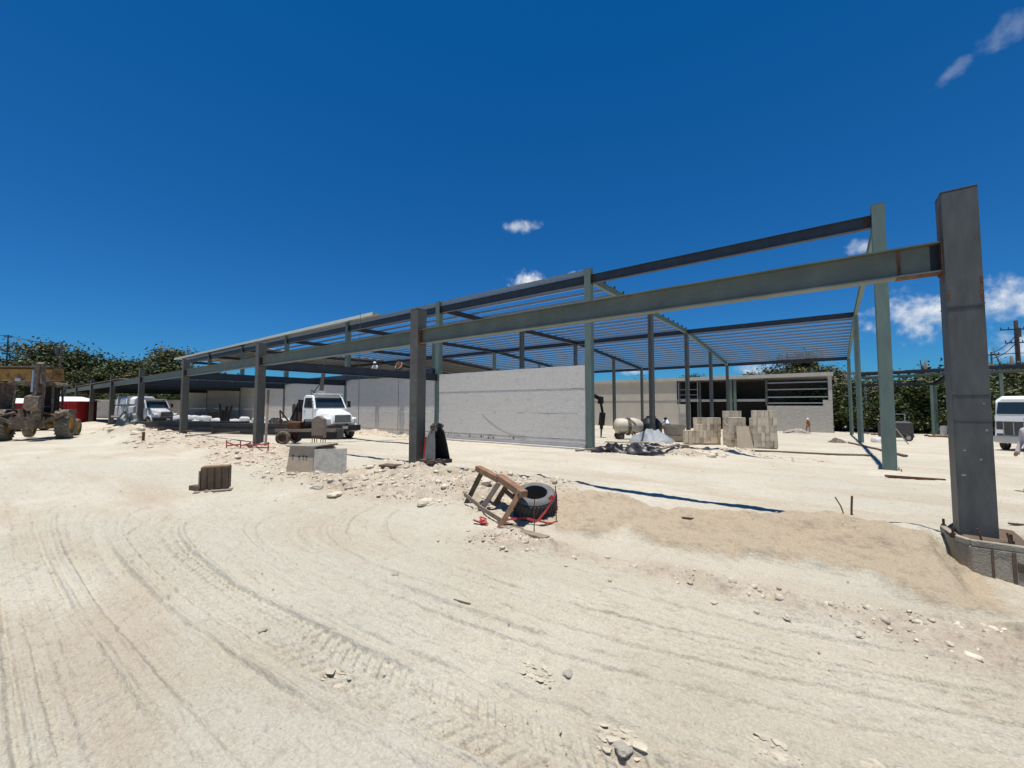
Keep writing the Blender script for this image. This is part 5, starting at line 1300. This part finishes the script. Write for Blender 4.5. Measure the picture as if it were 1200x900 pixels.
# ------------------------------------------------------------------ block stacks and things in the middle distance
blk = MB()
blk.box((0, 0, 0), (.195, .185, .39))
proto = None
def block(x, y, z, rz, label, group):
    global proto
    if proto is None: o = proto = blk.build('concrete_block', m_block, None, bevel=.006)
    else: o = proto.copy(); C.objects.link(o)
    o.location = (x, y, z); o.rotation_euler = (0, 0, rz + rnd.uniform(-.06, .06))
    return tag(o, label, 'block', group)
def stack(cx, cy, nx, ny, nz, rz, label, group, ragged=0):
    c, s = math.cos(rz), math.sin(rz); g = gz(cx, cy)
    for k in range(nz):
        for i in range(nx):
            for j in range(ny):
                if k == nz - 1 and ragged and rnd.random() < ragged: continue
                u, v = (i - (nx - 1) / 2) * .212, (j - (ny - 1) / 2) * .20
                u += rnd.uniform(-.012, .012); v += rnd.uniform(-.035, .035)
                block(cx + u * c - v * s, cy + u * s + v * c, g + .23 + k * .392, rz, label, group)
    b = MB().box((0, 0, .06), (nx * .21, ny * .20, .05)).box((0, -.1, .015), (nx * .21, .1, .05)).build('pallet', m_wood_old, None, loc=(cx, cy, g)); b.rotation_euler = (0, 0, rz)
    tag(b, label.replace('concrete block standing on end in', 'wooden pallet under'), 'pallet')
stack(-2.35, 25.0, 6, 2, 5, R(37), 'concrete block standing on end in the right-hand, tallest block stack', 'blocks of the tallest right-hand stack', .25)
stack(-3.55, 24.7, 4, 2, 4, R(37), 'concrete block standing on end in the second block stack from the right', 'blocks of the second stack from the right', .1)
stack(-4.0, 26.7, 5, 2, 5, R(37), 'concrete block standing on end in the block stack behind the second stack from the right', 'blocks of the stack behind', .3)
stack(-5.35, 26.4, 7, 2, 4, R(37), 'concrete block standing on end in the wide block stack left of centre', 'blocks of the wide stack', .1)
stack(-6.15, 26.0, 4, 2, 2, R(37), 'concrete block standing on end in the lowest, leftmost block stack', 'blocks of the lowest stack', .2)
t = thing('plywood_sheet', 'pale plywood sheet leaning against the block stacks', 'plywood', (-3.05, 24.1, gz(-3, 24.1)), R(37))
MB().prism([(-.42, 0, 0), (.42, 0, 0), (.34, .28, 1.15), (-.30, .28, 1.15)], (0, .03, 0)).build('sheet', m_wood_tan, t)
# cement mixer, tank, tarpaulin, basket
t = thing('cement_mixer', 'cream cement mixer drum lying level beside the panel wall end', 'mixer', (-10.35, 27.0, gz(-10.3, 27)), R(37)); t.scale = (.9, .9, .9)
MB().lathe([(.35, -1.1), (.55, -.95), (.62, -.5), (.62, .35), (.5, .75), (.3, 1.0)], 20, Matrix.Translation((0, 0, 1.0)) @ Matrix.Rotation(R(90), 4, 'Y')).build('drum', m_cream, t, smooth=True)
MB().lathe([(.66, -.12), (.66, .12), (.60, .12), (.60, -.12)], 20, Matrix.Translation((-.1, 0, 1.0)) @ Matrix.Rotation(R(90), 4, 'Y'), closed=True).build('ring_gear', m_muddy, t)
m = MB()
for s in (-1, 1): m.bar((-.75, s * .4, .05), (-.1, s * .5, 1.0), .09, .09); m.bar((.55, s * .4, .05), (-.1, s * .5, 1.0), .09, .09)
m.bar((-.1, 0, .3), (-.1, 0, 1.0), .14, .5); m.build('stand', m_muddy, t)
wheel(t, -.75, .5, .26, .14, m_black, m_muddy); wheel(t, -.75, -.5, .26, .14, m_black, m_muddy, side=-1)
t = thing('water_tank', 'black plastic water tank with sloping lid behind the pale tarpaulin', 'tank', (-9.25, 28.2, gz(-9.25, 28.2)))
MB().lathe([(.68, 0), (.72, .05), (.72, 1.05), (.70, 1.12), (.42, 1.45), (.3, 1.5)], 24).build('tank_body', m_black, t, smooth=True)
MB().lathe([(.32, 1.49), (.32, 1.60), (.26, 1.62)], 20).build('lid', m_grille, t)
heap('tarpaulin', -8.35, 25.6, 1.35, .9, .74, m_tarp, 'pale blue-grey tarpaulin draped over a heap in front of the black tank', 'tarpaulin', 2, .42)
t = thing('ribbed_basket', 'tan ribbed tub standing right of the pale tarpaulin', 'tub', (-7.55, 27.6, gz(-7.5, 27.6)))
MB().lathe([(.52, 0), (.56, .05), (.60, .35), (.64, .4), (.60, .45), (.66, .8), (.72, 1.0), (.66, 1.0), (.5, .3)], 22).build('tub_body', m_basket, t, smooth=True)
MB().lathe([(.70, 1.0), (.75, 1.0), (.75, 1.07), (.70, 1.07)], 22, closed=True).build('rim', m_footing, t)
for k in range(16):
    u = rnd.uniform(-7.6, -5.0); v = 16.6 + rnd.uniform(-.6, 1.2)
for k, (x, y, l, a, z) in enumerate(((-7.6, 17.3, 2.6, .35, .1), (-7.9, 16.6, 1.9, .9, .22), (-7.2, 18.4, 2.2, -.1, .35), (-5.0, 17.6, 1.3, 1.3, .2), (-4.3, 18.5, 1.5, .5, .3))):
    o = MB().bar((-l / 2, 0, 0), (l / 2, 0, .12), .14, .05).build('plank', m_wood_old if k % 2 else m_wood_tan, None, loc=(x, y, gz(x, y) + z * .4)); o.rotation_euler = (0, 0, a)
    tag(o, ['pale plank at the foot of the wall end column, in the debris', 'weathered plank crossing another in the debris by the wall end', 'pale plank on top of the debris heap', 'weathered short plank in the middle of the debris heap', 'pale plank at the right of the debris heap'][k], 'plank')
for k, (x, y, rx) in enumerate(((-6.9, 16.2, .8), (-5.7, 16.6, 1.0))):
    heap('rubbish_bag', x, y, rx, .4, .34, m_bag, ['black and white rubbish bag lying in front of the wall end column', 'long dark rubbish sheet lying at the front of the debris heap'][k], 'rubbish bag', 31 + k, .8)
# bits on the ground by the far building and the pergola
heap('dirt_heap', -1.9, 52.5, 1.3, .8, .5, m_footing, 'small grey dirt heap before the far block wall', 'dirt heap', 41, .4)
heap('dirt_heap', .9, 34.6, .5, .4, .3, m_muddy, 'small dark dirt heap by the second green column in the line', 'dirt heap', 42, .4)
tag(MB().bar((3.2, 36, 1.9), (4.4, 35.0, -.3), .06, .04).build('leaning_pole', m_wood_old, None), 'thin pole leaning beside the green column line at right', 'pole')
t = thing('site_generator', 'dark site generator half hidden behind the tall green column at right', 'generator', (4.6, 42, gz(4.6, 42)), .3)
MB().box((0, 0, .8), (1.7, 1.1, 1.1)).build('housing', m_grille, t, bevel=.04); MB().box((0, 0, 1.4), (1.5, 1.0, .06)).build('lid', m_galv, t); wheel(t, -.5, -.55, .28, .16, m_black, m_chrome, side=-1); wheel(t, .5, -.55, .28, .16, m_black, m_chrome, side=-1)
m = MB(); m.bar((-.8, 0, 1.35), (-.8, 0, 2.0), .05, .05); m.bar((-.8, 0, 2.0), (.6, 0, 2.0), .05, .05); m.bar((.6, 0, 1.35), (.6, 0, 2.0), .05, .05); m.build('lifting_frame', m_galv, t)
for k, (x, y) in enumerate(((3.3, 37.6), (3.8, 38.4))): sack(x, y, gz(x, y), .5 + k, ['white sack lying by the foot of the green columns at right, nearer one', 'white sack lying by the foot of the green columns at right, farther one'][k], 'white sacks by the green columns', 1.1)
m = MB()
for k in range(70):
    x = rnd.uniform(4, 13); y = 56.2 + rnd.uniform(-1.2, 1.2); tv, tf = ROCKS[k % 6]; s = rnd.uniform(.08, .32)
    m.add([(x + p[0] * s, y + p[1] * s, gz(x, y) + p[2] * s + .05) for p in tv], [tuple(f) for f in tf])
o = tag(m.build('brush_debris', m_rust, None), 'reddish brush and debris strewn along the foot of the thicket at right', 'debris'); o['kind'] = 'stuff'
for k, (x, y) in enumerate(((9.9, 59.0), (10.2, 59.6))): tag(MB().tube((0, 0, 0), (.05, 0, 1.0), .16, n=10).build('concrete_stump', m_slab, None, loc=(x, y, gz(x, y))), ['pale concrete stump left of the other by the pergola posts', 'pale concrete stump right of the other by the pergola posts'][k], 'stump')
tag(MB().bar((-.7, 0, .03), (.5, .1, .03), .12, .05).build('plank', m_rust, None, loc=(2.15, 15.6, gz(2.15, 15.6))), 'reddish plank on the ground right of the lone tall green column', 'plank')

# ------------------------------------------------------------------ people
def person(label, loc, rz, J, rad, cols, head, helmet=None, scale=1.0):
    """J: joint name -> point, E: bones; one continuous skinned surface coloured by the nearest bone"""
    E = [('pelvis', 'chest'), ('chest', 'neck'), ('neck', 'head'), ('chest', 'shL'), ('shL', 'elL'), ('elL', 'haL'), ('chest', 'shR'), ('shR', 'elR'), ('elR', 'haR'),
         ('pelvis', 'hiL'), ('hiL', 'knL'), ('knL', 'anL'), ('anL', 'toL'), ('pelvis', 'hiR'), ('hiR', 'knR'), ('knR', 'anR'), ('anR', 'toR')]
    E += [(h, h[:2] + 'f' + str(q) + h[2]) for h in ('haL', 'haR') for q in range(5)]
    J = dict(J)
    for s in 'LR':
        a, b = Vector(J['el' + s]), Vector(J['ha' + s]); d = (b - a).normalized(); sd = d.cross(Vector((1, 0, .2))).normalized()
        for q in range(5):
            J['haf%d%s' % (q, s)] = tuple(b + d * (.10 if q else .05) * (1, .95, 1.05, 1, .85)[q] + sd * ((q - 2.5) * .022 if q else -.075))
    names = list(J); idx = {n: i for i, n in enumerate(names)}
    me = bpy.data.meshes.new('person'); me.from_pydata([J[n] for n in names], [(idx[a], idx[b]) for a, b in E], [])
    o = bpy.data.objects.new('person_build', me); C.objects.link(o)
    sk = o.modifiers.new('skin', 'SKIN'); sub = o.modifiers.new('sub', 'SUBSURF'); sub.levels = 1; sub.render_levels = 1
    for n in names:
        rr = rad.get(n[:2] if n[:2] in rad else n, rad.get(n, .07))
        if n.startswith('haf'): rr = .011
        v = me.skin_vertices[0].data[idx[n]]; v.radius = (rr, rr); v.use_root = n == 'pelvis'
    dg = bpy.context.evaluated_depsgraph_get(); ev = o.evaluated_get(dg); nm = bpy.data.meshes.new_from_object(ev)
    bpy.data.objects.remove(o)
    ms = [m_skin, cols['shirt'], cols['trousers'], m_boot]
    for q in ms: nm.materials.append(q)
    def region(a, b):
        if b in ('head',) or b.startswith('haf') or a.startswith('haf'): return 0
        if b in ('haL', 'haR'): return 1 if cols.get('long') else 0
        if b in ('toL', 'toR'): return 3
        if b[:2] in ('hi', 'kn', 'an'): return 2
        return 1
    segs = [(Vector(J[a]), Vector(J[b]), region(a, b)) for a, b in E]
    for pl in nm.polygons:
        c = pl.center; best = 9; r = 1
        for a, b, g in segs:
            d = b - a; t = max(0, min(1, (c - a).dot(d) / max(1e-6, d.length_squared))); ds = (a + d * t - c).length
            if ds < best: best, r = ds, g
        pl.material_index = r; pl.use_smooth = True
    p = bpy.data.objects.new('person', nm); C.objects.link(p); p.location = loc; p.rotation_euler = (0, 0, rz); p.scale = (scale,) * 3
    tag(p, label, 'person')
    hd = Vector(J['head'])
    if helmet:
        MB().lathe([(.128, -.01), (.126, .03), (.105, .085), (.06, .12), (.01, .13)], 14, Matrix.Translation(hd + Vector((0, 0, .02)))).lathe([(.15, 0), (.15, .012), (.1, .012)], 14, Matrix.Translation(hd + Vector((0.02, 0, .01)))).build('helmet', m_helmet, p, smooth=True)
    else:
        MB().lathe([(.110, -.05), (.116, .0), (.105, .06), (.07, .105), (.01, .12)], 12, Matrix.Translation(hd + Vector((-.018, 0, .0)))).build('hair', m_hair, p, smooth=True)
    fx = MB(); fx.box(hd + Vector((.098, .035, .0)), (.02, .03, .014)); fx.box(hd + Vector((.098, -.035, .0)), (.02, .03, .014)); fx.box(hd + Vector((.10, 0, -.055)), (.016, .045, .012))
    fx.build('eyes_and_mouth', m_hair, p)
    MB().prism([hd + Vector((.09, -.014, -.03)), hd + Vector((.09, .014, -.03)), hd + Vector((.125, 0, -.03))], (0, 0, .03)).build('nose', m_skin, p)
    return p
RAD = {'pelvis': .145, 'chest': .155, 'neck': .055, 'head': .105, 'sh': .07, 'el': .048, 'ha': .036, 'hi': .095, 'kn': .062, 'an': .045, 'to': .042}
STAND = dict(pelvis=(0, 0, .95), chest=(0, 0, 1.28), neck=(.01, 0, 1.50), head=(.03, 0, 1.64), shL=(0, .20, 1.42), elL=(-.02, .27, 1.13), haL=(.06, .29, .88), shR=(0, -.20, 1.42), elR=(-.02, -.27, 1.13), haR=(.08, -.28, .88),
             hiL=(0, .10, .90), knL=(.02, .11, .50), anL=(-.02, .11, .09), toL=(.14, .13, .04), hiR=(0, -.10, .90), knR=(.02, -.11, .50), anR=(-.02, -.11, .09), toR=(.14, -.13, .04))
person('person in a long-sleeved grey shirt at the right edge, one arm in view', (3.80, 14.19, gz(3.8, 14.2)), R(-150), STAND, RAD, dict(shirt=m_shirtg, trousers=m_jeans, long=True), 0)
BEND = dict(STAND); BEND.update(chest=(.24, 0, 1.20), neck=(.42, 0, 1.30), head=(.53, 0, 1.34), shL=(.36, .2, 1.20), elL=(.45, .25, .92), haL=(.55, .2, .70), shR=(.36, -.2, 1.20), elR=(.45, -.25, .92), haR=(.55, -.2, .70))
person('person with dark hair in a white shirt bending behind the ribbed tub', (-8.55, 29.6, gz(-8.55, 29.6) + .05), R(120), BEND, RAD, dict(shirt=m_shirtw, trousers=m_jeans), 0)
WALK = dict(STAND); WALK.update(knL=(.16, .11, .52), anL=(.12, .11, .10), toL=(.27, .12, .05), knR=(-.06, -.11, .50), anR=(-.24, -.11, .12), toR=(-.10, -.12, .05), elL=(-.12, .26, 1.14), haL=(-.05, .26, .9), elR=(.1, -.26, 1.16), haR=(.24, -.24, .98))
person('small distant person in a white helmet and orange top before the far block wall', (-.95, 54.0, gz(-.95, 54)), R(-60), WALK, RAD, dict(shirt=m_shirto, trousers=m_shirtt), 0, helmet=True, scale=.92)
SIT = dict(STAND); SIT.update(pelvis=(0, 0, .16), chest=(.04, 0, .50), neck=(.08, 0, .70), head=(.12, 0, .82), shL=(.05, .2, .63), elL=(.14, .25, .38), haL=(.32, .2, .25), shR=(.05, -.2, .63), elR=(.14, -.25, .38), haR=(.32, -.2, .25),
                           hiL=(.05, .1, .14), knL=(.42, .13, .12), anL=(.45, .13, -.30), toL=(.58, .14, -.36), hiR=(.05, -.1, .14), knR=(.42, -.13, .12), anR=(.45, -.13, -.30), toR=(.58, -.14, -.36))
person('person in a white helmet sitting on the wall ledger left of the centre column', (-25.5, 17.40, 4.43), R(-70), SIT, RAD, dict(shirt=m_shirtw, trousers=m_jeans), 0, helmet=True, scale=.85)
person('person in a tan shirt sitting on the wall ledger closest to the centre column', (-22.7, 17.40, 4.43), R(-70), SIT, RAD, dict(shirt=m_shirtt, trousers=m_jeans), 0, scale=.9)
